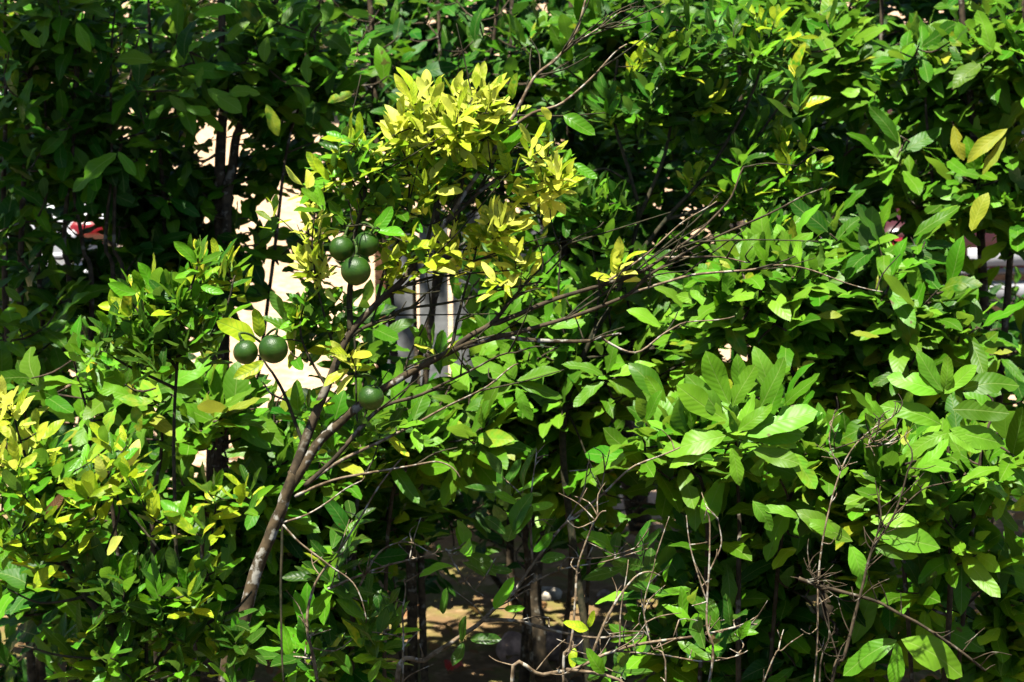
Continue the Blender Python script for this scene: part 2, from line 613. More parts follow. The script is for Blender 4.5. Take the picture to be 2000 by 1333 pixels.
# ================================================================== the setting
def ground_mat():
    N = NT('dry_earth')
    co = N.n('ShaderNodeNewGeometry').outputs['Position']
    a = N.n('ShaderNodeTexNoise'); a.inputs['Scale'].default_value = 1.3; a.inputs['Detail'].default_value = 8
    b = N.n('ShaderNodeTexNoise'); b.inputs['Scale'].default_value = 14; b.inputs['Detail'].default_value = 8
    c = N.n('ShaderNodeTexNoise'); c.inputs['Scale'].default_value = 5; c.inputs['Detail'].default_value = 6
    for t in (a, b, c):
        N.l(co, t.inputs['Vector'])
    dry = N.mix(N.ramp(b.outputs['Fac'], .35, .65), (0.44, 0.29, 0.17), (0.60, 0.43, 0.29))
    dry = N.mix(N.math('MULTIPLY', N.ramp(a.outputs['Fac'], .45, .7), .5), dry, (0.50, 0.33, 0.20))
    moss = N.mix(N.ramp(c.outputs['Fac'], .42, .6), (0.19, 0.120, 0.055), (0.18, 0.155, 0.045))
    moss = N.mix(N.ramp(b.outputs['Fac'], .5, .72), moss, (0.36, 0.235, 0.12))
    sp = N.n('ShaderNodeSeparateXYZ'); N.l(co, sp.inputs[0])
    k = N.ramp(N.math('ADD', sp.outputs[1], N.math('MULTIPLY', a.outputs['Fac'], 2.2)), 11.8, 12.7)
    bs = N.n('ShaderNodeBsdfPrincipled')
    N.l(N.mix(k, moss, dry), bs.inputs['Base Color'])
    bs.inputs['Roughness'].default_value = .95
    bs.inputs['Specular IOR Level'].default_value = .15
    bp = N.n('ShaderNodeBump'); bp.inputs['Strength'].default_value = .8; bp.inputs['Distance'].default_value = .04
    N.l(b.outputs['Fac'], bp.inputs['Height']); N.l(bp.outputs[0], bs.inputs['Normal'])
    N.l(bs.outputs[0], N.out.inputs['Surface'])
    return N.m


def build_ground():
    xs = np.concatenate([[-300, -120, -50, -25], np.linspace(-14, 14, 113), [25, 50, 120, 300]])
    ys = np.concatenate([[-60, -20, -6], np.linspace(0, 30, 121), [36, 45, 60, 90, 150, 260, 500]])
    X, Y = np.meshgrid(xs, ys)
    Z = .02 * np.sin(X * 2.1 + Y * .7) + .015 * np.sin(Y * 3.3 - X * 1.2) + .012 * rng.random(X.shape) - .03
    v = np.stack([X, Y, Z], -1).reshape(-1, 3)
    nx = len(xs)
    f = [(j * nx + i, j * nx + i + 1, (j + 1) * nx + i + 1, (j + 1) * nx + i) for j in range(len(ys) - 1) for i in range(nx - 1)]
    o = link('ground', mesh_from('ground', v, f, None, [ground_mat()]))
    tag(o, kind='structure')


build_ground()


def box(c, s, bev=0.0, rz=0.0):
    """box with chamfered edges, verts + faces"""
    x, y, z = (k / 2 for k in s)
    b = min(bev, x * .9, y * .9, z * .9)
    if b <= 0:
        v = [(i * x, j * y, k * z) for k in (-1, 1) for j in (-1, 1) for i in (-1, 1)]
        f = [(0, 2, 3, 1), (4, 5, 7, 6), (0, 1, 5, 4), (2, 6, 7, 3), (0, 4, 6, 2), (1, 3, 7, 5)]
    else:
        ring = [(x - b, y), (-(x - b), y), (-x, y - b), (-x, -(y - b)), (-(x - b), -y), (x - b, -y), (x, -(y - b)), (x, y - b)]
        ins = [(max(-(x - b), min(x - b, p)), max(-(y - b), min(y - b, q))) for p, q in ring]
        v = [(p, q, -z) for p, q in ins] + [(p, q, -z + b) for p, q in ring] + [(p, q, z - b) for p, q in ring] + [(p, q, z) for p, q in ins]
        f = [tuple(reversed(range(8))), tuple(range(24, 32))]
        for l in range(3):
            for s_ in range(8):
                f.append((l * 8 + s_, l * 8 + (s_ + 1) % 8, (l + 1) * 8 + (s_ + 1) % 8, (l + 1) * 8 + s_))
    ca, sa = math.cos(rz), math.sin(rz)
    return [(c[0] + p * ca - q * sa, c[1] + p * sa + q * ca, c[2] + r) for p, q, r in v], f


# ------------------------------------------------------------------ stones and litter on the earth under the hedge
def stone(x, y, wpx, hk, col, label, seed, name='stone', flat=1.0):
    r = random.Random(seed)
    g = G(x, y)
    d = (g - CC) @ CF
    R = wpx / 2 * d / FPX
    import bmesh
    bm = bmesh.new()
    bmesh.ops.create_icosphere(bm, subdivisions=3, radius=1.0)
    ph = [r.uniform(0, 6) for _ in range(6)]
    for v in bm.verts:
        c = v.co
        k = 1 + .10 * math.sin(c.x * 2.3 + ph[0]) + .09 * math.sin(c.y * 2.9 + ph[1]) + .07 * math.sin(c.z * 3.7 + ph[2]) + .03 * math.sin(c.x * 7 + c.y * 6 + ph[3])
        v.co = Vector((c.x * k * R, c.y * k * R * .9, c.z * k * R * hk * flat))
    me = bpy.data.meshes.new(name); bm.to_mesh(me); bm.free()
    for p in me.polygons: p.use_smooth = True
    me.materials.append(plain_mat(name + '_rock', col, .85, noise=.25, scale=22, bump=.6, bscale=70))
    o = bpy.data.objects.new(name, me); COL.objects.link(o)
    o.location = (g[0], g[1], R * hk * flat * .72 - .02)
    o.rotation_euler = (0, 0, r.uniform(0, 3))
    return tag(o, label, 'stone', 'stones lying on the earth under the hedge')


stone(1000, 1278, 62, 1.05, (0.46, 0.31, 0.24), 'round pinkish brown stone lying just beside the thick mossy shrub trunk', 3)
stone(1092, 1270, 80, .85, (0.36, 0.25, 0.19), 'larger dark brown stone lying behind the lichen covered bare branch', 5)
stone(1142, 1268, 60, .8, (0.50, 0.36, 0.27), 'pale brown stone touching the larger dark stone', 8)
stone(1072, 1166, 56, .6, (0.62, 0.54, 0.42), 'small pale flat stone farther back under the hedge', 11)
stone(1180, 1165, 30, .8, (0.36, 0.28, 0.22), 'smallest pebble like stone under the drooping broad leaves', 14)


def litter():
    V, U, F, off = [], [], [], 0
    for _ in range(900):
        x, y = rng.uniform(-2.6, 2.6), rng.uniform(7.6, 12.5)
        v, u, f = VAR['broad'][rng.integers(9)]
        L = rng.uniform(.05, .13)
        a = rng.uniform(0, 6.28)
        m = np.array(Matrix.Rotation(a, 3, 'Z') @ Matrix.Rotation(rng.normal(0, .3), 3, 'X') @ Matrix.Rotation(rng.normal(0, .5), 3, 'Y'))
        w = (v * L) @ m.T + np.array((x, y, .02 + rng.random() * .03))
        V.append(w); U.append(u); F += [tuple(i + off for i in q) for q in f]; off += len(v)
    o = link('leaf_litter', mesh_from('leaf_litter', np.concatenate(V), F, np.concatenate(U), [M['dry_leaf']]))
    tag(o, 'dry brown fallen leaves scattered over the earth under the hedge', 'leaf litter', kind='stuff')


litter()


def scrap(name, x, y, size, col, label, cat, seed):
    """a crumpled piece of thin packaging"""
    r = np.random.default_rng(seed)
    g = G(x, y)
    n = 7
    q = np.linspace(-.5, .5, n)
    X, Y = np.meshgrid(q, q)
    Z = .22 * np.sin(X * 5 + 1) * np.cos(Y * 4) + .12 * r.random((n, n)) + .32
    v = np.stack([X * size, Y * size * .8, Z * size], -1).reshape(-1, 3)
    f = [(j * n + i, j * n + i + 1, (j + 1) * n + i + 1, (j + 1) * n + i) for j in range(n - 1) for i in range(n - 1)]
    me = mesh_from(name, v, f, None, [plain_mat(name + '_film', col, .35, noise=.1)], smooth=False)
    o = bpy.data.objects.new(name, me); COL.objects.link(o)
    sm = o.modifiers.new('thickness', 'SOLIDIFY'); sm.thickness = .002
    o.location = (g[0], g[1], .0); o.rotation_euler = (.5, 0, .4)
    tag(o, label, cat)


scrap('wrapper', 886, 1308, .07, (0.62, 0.05, 0.03), 'crumpled red wrapper lying on the mossy earth', 'wrapper', 4)
scrap('plastic_bag', 312, 560, .16, (0.85, 0.36, 0.02), 'crumpled orange plastic bag on the bright earth behind the left stems', 'bag', 9)

# ------------------------------------------------------------------ white board fence behind the hedge
M['white_paint'] = plain_mat('weathered_white_paint', (0.33, 0.34, 0.335), .6, noise=.22, scale=9, bump=.25, bscale=30)
M['post_wood'] = plain_mat('brown_post_wood', (0.20, 0.095, 0.04), .8, noise=.3, scale=14, bump=.5)


def fence(name, x0, D, n, bw, gap, y_top, label, posts=True):
    p0 = P(x0, y_top, D)
    top = p0[2]
    Y = p0[1]
    root = empty(name, (p0[0], Y, 0), label, 'fence')
    for i in range(n):
        h = top - .06 + rng.uniform(-.012, .012)
        c = (p0[0] + bw / 2 + i * (bw + gap), Y, .06 + h / 2)
        m = Mesh()
        w = bw / 2; t = .011; z0, z1 = .06, .06 + h
        pts = [(-w, z0), (w, z0), (w, z1 - w * .55), (0, z1), (-w, z1 - w * .55)]
        vs = [(c[0] + a, Y - t, b) for a, b in pts] + [(c[0] + a, Y + t, b) for a, b in pts]
        m.add(vs, [(0, 1, 2, 3, 4), (9, 8, 7, 6, 5)] + [(j, j + 5, (j + 1) % 5 + 5, (j + 1) % 5) for j in range(5)])
        m.build('board', M['white_paint'], root, smooth=False)
    W = n * (bw + gap)
    for z in (.28, top - .28):
        m = Mesh(); m.add(*box((p0[0] + W / 2, Y + .034, z), (W, .04, .09), .004)); m.build('rail', M['white_paint'], root, smooth=False)
    for i in range(0, n + 1, 3):
        m = Mesh(); m.add(*box((p0[0] + i * (bw + gap) - gap / 2, Y + .105, top / 2 - .03), (.09, .09, top + .02), .008)); m.build('post', M['post_wood'], root, smooth=False)


fence('board_fence', 752, 11.3, 8, .135, .022, 400, 'white board fence with brown posts seen through the middle of the hedge')
fence('picket_fence', 1690, 17.0, 12, .055, .03, 405, 'narrow white picket fence glimpsed behind the right hand hedge')


# ------------------------------------------------------------------ two parked cars
def lathe(profile, n, axis_c, mat_axis='y'):
    vs, fs = [], []
    for k in range(n):
        a = 2 * math.pi * k / n
        for r, h in profile:
            vs.append((axis_c[0] + r * math.cos(a), axis_c[1] + h, axis_c[2] + r * math.sin(a)))
    m = len(profile)
    for k in range(n):
        for j in range(m - 1):
            a, b = k * m + j, ((k + 1) % n) * m + j
            fs.append((a, b, b + 1, a + 1))
    return vs, fs


def car(name, label, loc, rz, paint, trim):
    root = bpy.data.objects.new(name, None); COL.objects.link(root)
    tag(root, label, 'car', 'cars parked beyond the hedge')
    root.location = loc; root.rotation_euler = (0, 0, rz)

    def part(nm, vs, fs, mat, parent=root, sub=0, smooth=True):
        me = mesh_from(nm, np.array(vs, float), fs, None, [mat], smooth)
        o = bpy.data.objects.new(nm, me); COL.objects.link(o); o.parent = parent
        if sub:
            s = o.modifiers.new('round', 'SUBSURF'); s.levels = sub; s.render_levels = sub
        return o
    # body: cross sections along x (rear at -x)
    st = [(-2.16, .80, .40, .80), (-2.12, .93, .28, .90), (-1.9, .98, .22, .96), (-1.2, 1.0, .20, .97), (0, 1.0, .20, .95),
          (.9, 1.0, .20, .94), (1.6, .98, .22, .86), (2.0, .92, .26, .76), (2.14, .78, .38, .64)]
    half = [(0, 0), (.74, 0), (.84, .10), (.86, .45), (.85, .70), (.79, .95), (.6, 1.0), (0, 1.03)]
    vs, fs = [], []
    for x, sc, zb, zt in st:
        ring = [(x, y * sc, zb + t * (zt - zb)) for y, t in half] + [(x, -y * sc, zb + t * (zt - zb)) for y, t in half[-2:0:-1]]
        vs += ring
    m = len(half) * 2 - 2
    for i in range(len(st) - 1):
        for j in range(m):
            a, b = i * m + j, i * m + (j + 1) % m
            fs.append((a, a + m, b + m, b))
    fs.append(tuple(range(m))); fs.append(tuple(reversed(range((len(st) - 1) * m, len(st) * m))))
    body = part('body', vs, fs, paint, sub=2)
    # cabin
    cst = [(-1.75, .66, .93, .95), (-1.15, .60, .93, 1.38), (-.5, .58, .93, 1.45), (.15, .58, .93, 1.43), (.95, .64, .92, .95)]
    vs, fs = [], []
    for x, hw, zb, zt in cst:
        vs += [(x, .74, zb - .06), (x, .72, zb + .02), (x, hw, zt - .05 if zt > 1 else zt - .005), (x, hw - .12, zt), (x, -hw + .12, zt), (x, -hw, zt - .05 if zt > 1 else zt - .005), (x, -.72, zb + .02), (x, -.74, zb - .06)]
    for i in range(len(cst) - 1):
        for j in range(7):
            a, b = i * 8 + j, i * 8 + j + 1
            fs.append((a, a + 8, b + 8, b))
    fs.append(tuple(range(8))); fs.append(tuple(reversed(range(32, 40))))
    cabin = part('cabin', vs, fs, paint, sub=2)
    gl = M['car_glass']

    def pane(nm, q, off):
        n = Vector(off)
        a = [Vector(p) + n for p in q]; b = [p - n * 1.5 for p in a]
        part(nm, [tuple(p) for p in a + b], [(0, 1, 2, 3), (7, 6, 5, 4), (0, 4, 5, 1), (1, 5, 6, 2), (2, 6, 7, 3), (3, 7, 4, 0)], gl, smooth=False)
    pane('rear_window', [(-1.70, .56, .98), (-1.70, -.56, .98), (-1.22, -.47, 1.31), (-1.22, .47, 1.31)], (-.02, 0, .025))
    pane('windscreen', [(.86, -.56, .98), (.86, .56, .98), (.28, .48, 1.35), (.28, -.48, 1.35)], (.03, 0, .03))
    for s in (1, -1):
        pane('side_window', [(-1.35, .70 * s, .99), (-.42, .70 * s, .99), (-.46, .60 * s, 1.36), (-1.02, .60 * s, 1.33)], (0, .012 * s, .004))
        pane('side_window', [(-.36, .70 * s, .99), (.62, .70 * s, .99), (.20, .60 * s, 1.36), (-.40, .60 * s, 1.36)], (0, .012 * s, .004))
    for s in (1, -1):
        tl = part('tail_light', *box((-2.125, .64 * s, .74), (.10, .30, .15), .03), M['red_lens'])
        part('reverse_lens', *box((-2.165, .50 * s, .72), (.06, .07, .09), .02), M['clear_lens'], tl)
        part('headlight', *box((2.04, .60 * s, .62), (.16, .32, .13), .04), M['clear_lens'])
        part('mirror', *box((.55, .92 * s, 1.0), (.10, .16, .11), .03), paint)
        for x in (-1.3, 1.33):
            tp = [(.19, -.09), (.29, -.10), (.315, -.07), (.315, .07), (.29, .10), (.19, .09)]
            w = part('wheel', *lathe(tp, 28, (x, .76 * s, .315)), M['tyre'])
            part('rim', *lathe([(.0, .05 * s), (.06, .06 * s), (.17, .035 * s), (.195, .085 * s), (.20, .0)], 28, (x, .76 * s, .315)), M['rim'], w)
            part('wheel_arch', *lathe([(.33, .10 * s), (.37, .115 * s), (.38, .0)], 28, (x, .76 * s, .33)), trim)
    part('bumper', *box((-2.14, 0, .47), (.16, 1.56, .15), .05), trim)
    part('bumper', *box((2.12, 0, .45), (.16, 1.42, .15), .05), trim)
    part('trim_strip', *box((-2.185, 0, .61), (.03, 1.2, .035), .008), trim)
    part('number_plate', *box((-2.20, 0, .70), (.02, .46, .11), .004), M['clear_lens'])
    return root


M['car_white'] = plain_mat('white_car_paint', (0.78, 0.79, 0.80), .3, noise=.02, coat=.6)
M['car_maroon'] = plain_mat('maroon_car_paint', (0.055, 0.010, 0.010), .3, noise=.05, coat=.6)
M['car_glass'] = plain_mat('dark_car_glass', (0.015, 0.018, 0.02), .08, noise=.02)
M['red_lens'] = plain_mat('red_lens', (0.22, 0.010, 0.012), .2, noise=.03, coat=.5)
M['clear_lens'] = plain_mat('clear_lens', (0.70, 0.70, 0.70), .2, noise=.03)
M['tyre'] = plain_mat('tyre_rubber', (0.02, 0.02, 0.02), .8, noise=.1)
M['rim'] = plain_mat('wheel_rim', (0.45, 0.45, 0.46), .35, metal=.8, noise=.05)
M['grey_trim'] = plain_mat('grey_bumper', (0.28, 0.28, 0.29), .5, noise=.06)
p = P(182, 440, 15.0)
car('parked_car', 'white car with red tail light parked beyond the left hedge stems', (p[0] - 1.10, p[1] + 1.93, 0), math.radians(103), M['car_white'], M['car_white'])
p = P(1830, 545, 14.6)
car('parked_car', 'dark maroon car with grey bumper parked beyond the right hand hedge', (p[0] + .1, p[1] + 2.0, 0), math.radians(97), M['car_maroon'], M['grey_trim'])
# ================================================================== planting
BR = [('broad', 6), ('broad_shaded', 2), ('broad_sunlit', 2), ('broad_yellow', .05)]
SUNLIT = [('broad_sunlit', 6), ('broad', 3), ('broad_yellow', .05)]  # leaves with sunlight painted into their green
MIX = [('broad_sunlit', 3), ('broad', 4), ('broad_yellow', .07)]
SHADED = [('broad_shaded', 5), ('broad', 3)]  # low, inner and rear leaves, shade painted into their green
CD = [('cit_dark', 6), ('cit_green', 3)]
CG = [('cit_green', 5), ('cit_dark', 1.5), ('cit_lime', 1)]
CY = [('cit_yellow', 6), ('cit_lime', 2.5)]
CM = [('cit_lime', 4), ('cit_green', 4), ('cit_yellow', .7)]
CV = [('cit_lime', 5), ('cit_green', 3), ('cit_dark', 1)]
HEDGE = 'broad leaved shrubs of the hedge'
CIT = 'citrus trees in front of the hedge'


def shrub(label, bx, D, stems, blobs, mats_default=BR, name='broadleaf_shrub', r0=.022, L=.132, group=HEDGE):
    base = P(bx, 666, D); base[2] = 0
    p = Plant(name, label, 'shrub', group, base, M['bark'], M['bark'])
    for k, (tops, rr) in enumerate(stems):
        pts = [base + np.array((rng.normal(0, .05), rng.normal(0, .05), -.03))]
        for q in tops:
            pts.append(P(q[0], q[1], D + (q[2] if len(q) > 2 else 0)))
        if D < 7.5:
            rr *= .6
        p.stem(pts, rr, rr * .3, 'trunk' if k == 0 else 'branch', wob=.02)
    for b in blobs:
        cx, cy, rx, ry, dD, rD, n = b[:7]
        mats = b[7] if len(b) > 7 else mats_default
        kw = b[8] if len(b) > 8 else {}
        kw = dict(dict(L=L, nleaf=(4, 7), run=.11, droop=.5 if mats in (BR, SHADED, MIX) else .3, spread=70), **kw)
        p.blob(cx, cy, rx * 1.15, ry * 1.15, D + dD, rD, int(n * (1.6 if D < 7.6 else 1.25) + .5), kw.pop('L'), 'broad', mats, r=.003, **kw)
    return p


# --- tall hedge at the back
s_l1 = shrub('tall dark shrub of bare upright pole stems standing before the white car', 60, 7.9,
             [([(42, 900), (40, 600), (44, 380), (60, 100), (70, -120)], .016), ([(20, 700), (8, 450), (0, 200), (10, -100)], .014),
              ([(130, 650), (125, 470), (140, 200), (150, -100)], .012), ([(180, 640), (165, 480), (150, 330), (160, 60)], .011),
              ([(215, 640), (205, 470), (215, 300), (220, 30)], .010), ([(235, 640), (222, 470), (235, 320), (260, 60)], .010), ([(85, 640), (75, 470), (90, 300), (95, 0)], .010)],
             [(90, 60, 170, 120, 0, .4, 46), (60, 220, 130, 110, .1, .35, 26, SHADED), (200, 260, 110, 100, .1, .3, 24, SHADED), (60, 430, 110, 110, .5, .2, 34, SHADED), (230, 420, 90, 110, .4, .2, 30, SHADED), (60, 420, 110, 120, -.2, .15, 8, SHADED), (90, 560, 130, 50, .3, .2, 16, SHADED), (60, 660, 110, 90, -.3, .3, 20, BR), (30, 800, 90, 90, -.4, .3, 16, BR)])
s_l2 = shrub('tall shady shrub over a dark forked trunk left of the citrus fruit', 430, 8.1,
             [([(420, 800), (432, 520), (432, 330), (440, 200), (430, 40), (420, -150)], .030), ([(440, 520), (455, 330), (480, 230), (520, 120), (560, -60)], .024),
              ([(330, 700), (320, 400), (300, 150), (290, -60)], .012), ([(520, 600), (560, 300), (600, 150), (640, -60)], .008)],
             [(380, 100, 190, 130, 0, .45, 60), (560, 110, 150, 120, 0, .4, 44), (330, 330, 130, 90, .1, .3, 26, SHADED), (520, 290, 120, 80, .15, .3, 20, SHADED),
              (380, 480, 170, 90, 0, .3, 34, SHADED), (600, 440, 70, 130, .3, .2, 26, SHADED), (290, 560, 130, 70, .1, .3, 26, SHADED)])
s_c1 = shrub('tall shady shrub rising behind the yellow tipped citrus crown', 820, 8.7,
             [([(800, 1000), (770, 700), (740, 300), (720, 0), (715, -150)], .022), ([(820, 900), (850, 500), (860, 200), (850, -100)], .016), ([(760, 1000), (900, 400), (960, 100), (980, -120)], .015)],
             [(720, 100, 150, 130, 0, .4, 46, SHADED), (900, 90, 150, 120, 0, .4, 44, SHADED), (800, 300, 200, 120, .1, .35, 50, SHADED), (700, 420, 110, 70, .2, .2, 16, SHADED), (960, 360, 150, 120, .1, .3, 36, SHADED)])
s_c2 = shrub('tall shrub on a thick mossy trunk standing among the stones', 1055, 8.95,
             [([(1055, 1310), (1050, 1220), (1040, 1140), (1060, 950), (1090, 700), (1110, 300), (1120, -100)], .042), ([(1040, 1150), (1000, 900), (960, 600), (1000, 200), (1010, -100)], .022), ([(1060, 950), (1180, 700), (1240, 300), (1260, -80)], .02)],
             [(1100, 90, 170, 120, -.3, .4, 56, BR), (1290, 80, 170, 120, -.2, .4, 46, SHADED), (1180, 330, 190, 130, 0, .35, 56, SHADED), (1100, 560, 180, 120, 0, .3, 50, BR), (1300, 560, 150, 120, 0, .3, 40, SHADED),
              (1080, 800, 170, 120, 0, .3, 46, SHADED), (900, 860, 170, 110, 0, .3, 40, SHADED), (1150, 960, 150, 70, 0, .3, 24, SHADED), (800, 1000, 150, 80, 0, .3, 26, SHADED), (1050, 1000, 260, 80, .5, .2, 50, SHADED), (1250, 900, 160, 90, .5, .2, 34, SHADED), (760, 1110, 90, 60, .4, .2, 16, SHADED), (1000, 250, 380, 200, 1.1, .4, 60, SHADED), (1400, 250, 250, 200, 1.0, .3, 36, SHADED)])
s_r1 = shrub('tall green shrub of the hedge behind the second citrus crown', 1620, 8.3,
             [([(1620, 1200), (1600, 800), (1590, 400), (1570, 0), (1560, -150)], .024), ([(1660, 800), (1700, 400), (1720, 100), (1730, -120)], .016), ([(1560, 900), (1480, 500), (1450, 200), (1440, -100)], .016)],
             [(1500, 90, 160, 130, 0, .4, 40, BR), (1680, 90, 150, 120, -.3, .4, 50, MIX), (1560, 330, 170, 120, 0, .35, 46, SHADED), (1740, 300, 150, 110, 0, .35, 40, BR), (1640, 540, 170, 100, 0, .3, 44, SHADED), (1480, 700, 170, 110, 0, .3, 36, SHADED), (1660, 800, 160, 130, 0, .3, 44, SHADED)])
s_r2 = shrub('tall shrub with some big yellowing leaves at the fence end of hedge', 1930, 7.7,
             [([(1920, 1200), (1930, 800), (1910, 400), (1880, 0), (1870, -150)], .022), ([(1960, 700), (1990, 300), (2000, 0)], .016), ([(1880, 700), (1830, 450), (1800, 200)], .013)],
             [(1840, 90, 140, 130, .2, .4, 46, BR), (1970, 150, 110, 150, 0, .4, 44, MIX), (1880, 330, 140, 110, 0, .35, 44, MIX), (1770, 460, 60, 50, .4, .2, 12, SHADED), (1980, 420, 100, 120, 0, .3, 30, BR), (1830, 520, 130, 100, .2, .3, 30, BR), (1960, 620, 110, 100, 0, .3, 26, BR), (1860, 760, 150, 120, .2, .3, 34, SHADED)])
s_b1 = shrub('dark shrub at the rear of the hedge behind the pole stems', 200, 9.6,  # rear filler shrubs; leaf colour carries the shade of the hedge interior
             [([(200, 900), (210, 600), (220, 200), (230, -60)], .02), ([(330, 900), (360, 400), (380, 0)], .014), ([(60, 900), (40, 400), (30, 0)], .014)],
             [(120, 60, 220, 110, 0, .3, 44, SHADED), (420, 60, 200, 110, 0, .3, 40, SHADED), (300, 250, 110, 80, 0, .3, 14, SHADED), (60, 250, 90, 80, 0, .3, 14, SHADED), (150, 720, 240, 130, 0, .3, 44, SHADED), (200, 1000, 260, 160, -.4, .3, 50, SHADED), (200, 1270, 260, 120, -1.2, .3, 40, SHADED), (480, 1000, 120, 140, -.3, .3, 22, SHADED)])
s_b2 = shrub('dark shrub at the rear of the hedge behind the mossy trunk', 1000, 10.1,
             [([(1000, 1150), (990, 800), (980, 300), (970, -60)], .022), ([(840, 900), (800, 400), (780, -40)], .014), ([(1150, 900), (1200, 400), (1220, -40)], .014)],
             [(760, 40, 200, 110, 0, .3, 46, SHADED), (1060, 40, 220, 110, 0, .3, 50, SHADED), (900, 230, 260, 110, 0, .3, 46, SHADED), (1180, 300, 200, 140, 0, .3, 44, SHADED), (1150, 560, 200, 130, 0, .3, 44, SHADED), (1120, 820, 220, 130, 0, .3, 46, SHADED), (850, 900, 220, 110, 0, .3, 40, SHADED), (1000, 1020, 260, 60, 0, .2, 26, SHADED)])
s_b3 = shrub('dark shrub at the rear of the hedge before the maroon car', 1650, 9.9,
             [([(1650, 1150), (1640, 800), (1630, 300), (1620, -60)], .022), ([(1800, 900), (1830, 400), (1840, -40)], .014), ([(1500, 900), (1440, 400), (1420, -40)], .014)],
             [(1380, 40, 220, 110, 0, .3, 46, SHADED), (1660, 40, 220, 110, 0, .3, 46, SHADED), (1910, 50, 160, 120, 0, .3, 36, SHADED), (1500, 280, 220, 130, 0, .3, 44, SHADED), (1780, 270, 220, 130, 0, .3, 44, SHADED), (1480, 560, 220, 140, 0, .3, 44, SHADED), (1680, 620, 180, 140, 0, .3, 36, SHADED), (1930, 720, 120, 160, 0, .3, 28, SHADED), (1560, 900, 260, 150, 0, .3, 50, SHADED), (1860, 1050, 220, 150, -.5, .3, 40, SHADED), (1500, 1200, 260, 120, -.8, .3, 40, SHADED)])
# --- lower shrubs in front of it
s_f1 = shrub('low leafy shrub under the pole stems holding pale sunlit leaf whorls', 300, 6.5,
             [([(300, 1100), (310, 900), (320, 770)], .016), ([(220, 1000), (170, 800), (130, 680)], .012), ([(400, 1000), (440, 850), (470, 740)], .012)],
             [(310, 770, 140, 90, 0, .25, 26, SUNLIT, dict(L=.12)), (130, 720, 110, 90, .1, .25, 20, MIX), (430, 800, 110, 100, .1, .25, 24, MIX), (220, 930, 190, 100, .2, .3, 40, BR), (470, 960, 130, 90, .2, .25, 28, BR), (200, 1120, 200, 110, .3, .3, 34, SHADED), (480, 1130, 110, 100, .3, .25, 24, SHADED)])
s_f2 = shrub('low broad leaved shrub growing close behind the citrus trunk fork', 680, 6.9,
             [([(690, 1150), (700, 950), (690, 780)], .018), ([(760, 1050), (820, 880), (880, 760)], .013), ([(600, 1050), (560, 900), (540, 760)], .012)],
             [(700, 900, 130, 100, 0, .25, 32, MIX), (860, 830, 110, 80, -.1, .25, 26, SUNLIT), (560, 880, 100, 90, .1, .25, 20, BR), (700, 1020, 140, 70, .1, .25, 30, BR), (620, 1100, 110, 90, .1, .25, 22, SHADED), (690, 690, 110, 90, .2, .2, 18, BR), (640, 1240, 120, 80, .2, .2, 16, SHADED)])
s_f3 = shrub('bright sunlit shrub filling the space beneath the long citrus branches', 1080, 7.3,
             [([(1110, 1150), (1090, 950), (1050, 780)], .018), ([(1160, 950), (1210, 780), (1260, 640)], .013), ([(1020, 950), (960, 760), (930, 560)], .012)],
             [(1000, 740, 130, 100, -.1, .3, 44, SUNLIT), (1160, 740, 130, 110, -.1, .3, 44, SUNLIT), (1000, 560, 120, 90, 0, .25, 26, SUNLIT), (1180, 590, 130, 80, 0, .25, 26, SUNLIT), (1330, 700, 120, 100, 0, .3, 30, SUNLIT), (1100, 880, 200, 70, 0, .3, 40, MIX), (1240, 980, 170, 70, .1, .3, 24, BR)])
s_f4 = shrub('leafy shrub crowned by one large whorl of upright pale green leaves', 1450, 6.2,
             [([(1440, 1250), (1445, 1000), (1432, 830)], .016), ([(1520, 1100), (1560, 950), (1580, 850)], .012), ([(1380, 1050), (1330, 920), (1300, 850)], .012)],
             [(1420, 860, 150, 80, 0, .22, 30, SUNLIT), (1560, 900, 110, 80, 0, .22, 26, SUNLIT), (1310, 860, 110, 70, .1, .22, 20, SUNLIT), (1480, 1000, 170, 70, .1, .25, 34, MIX), (1330, 1010, 120, 60, .2, .25, 16, BR), (1500, 1110, 170, 90, .2, .25, 30, SHADED), (1340, 1180, 100, 80, .2, .2, 14, BR)])
s_f5 = shrub('shrub with pale glossy sunlit leaves by the yellowing leaf shrub', 1850, 6.0,
             [([(1850, 1200), (1850, 950), (1847, 850)], .016), ([(1900, 1000), (1930, 850), (1950, 760)], .012), ([(1760, 1050), (1730, 950), (1700, 880)], .012)],
             [(1850, 790, 130, 80, 0, .22, 26, SUNLIT), (1950, 860, 90, 90, 0, .2, 22, SUNLIT), (1760, 950, 120, 80, .1, .22, 28, SUNLIT), (1900, 980, 130, 90, .1, .25, 30, MIX), (1840, 1100, 160, 80, .2, .25, 32, BR), (1960, 1180, 80, 120, .2, .22, 24, BR)])
s_f6 = shrub('low shrub with large drooping leaves beneath the red brown twig', 1720, 6.3,
             [([(1700, 1330), (1720, 1250), (1755, 1245)], .014), ([(1640, 1300), (1600, 1200), (1560, 1150)], .011), ([(1850, 1300), (1900, 1240), (1930, 1200)], .011)],
             [(1720, 1240, 130, 80, .1, .2, 22, MIX), (1600, 1270, 110, 80, .1, .2, 20, BR), (1880, 1280, 130, 70, .1, .2, 24, MIX), (1480, 1280, 110, 80, .2, .2, 20, SHADED), (1330, 1270, 110, 70, .2, .2, 14, MIX), (1660, 1120, 120, 60, .1, .2, 18, MIX)])
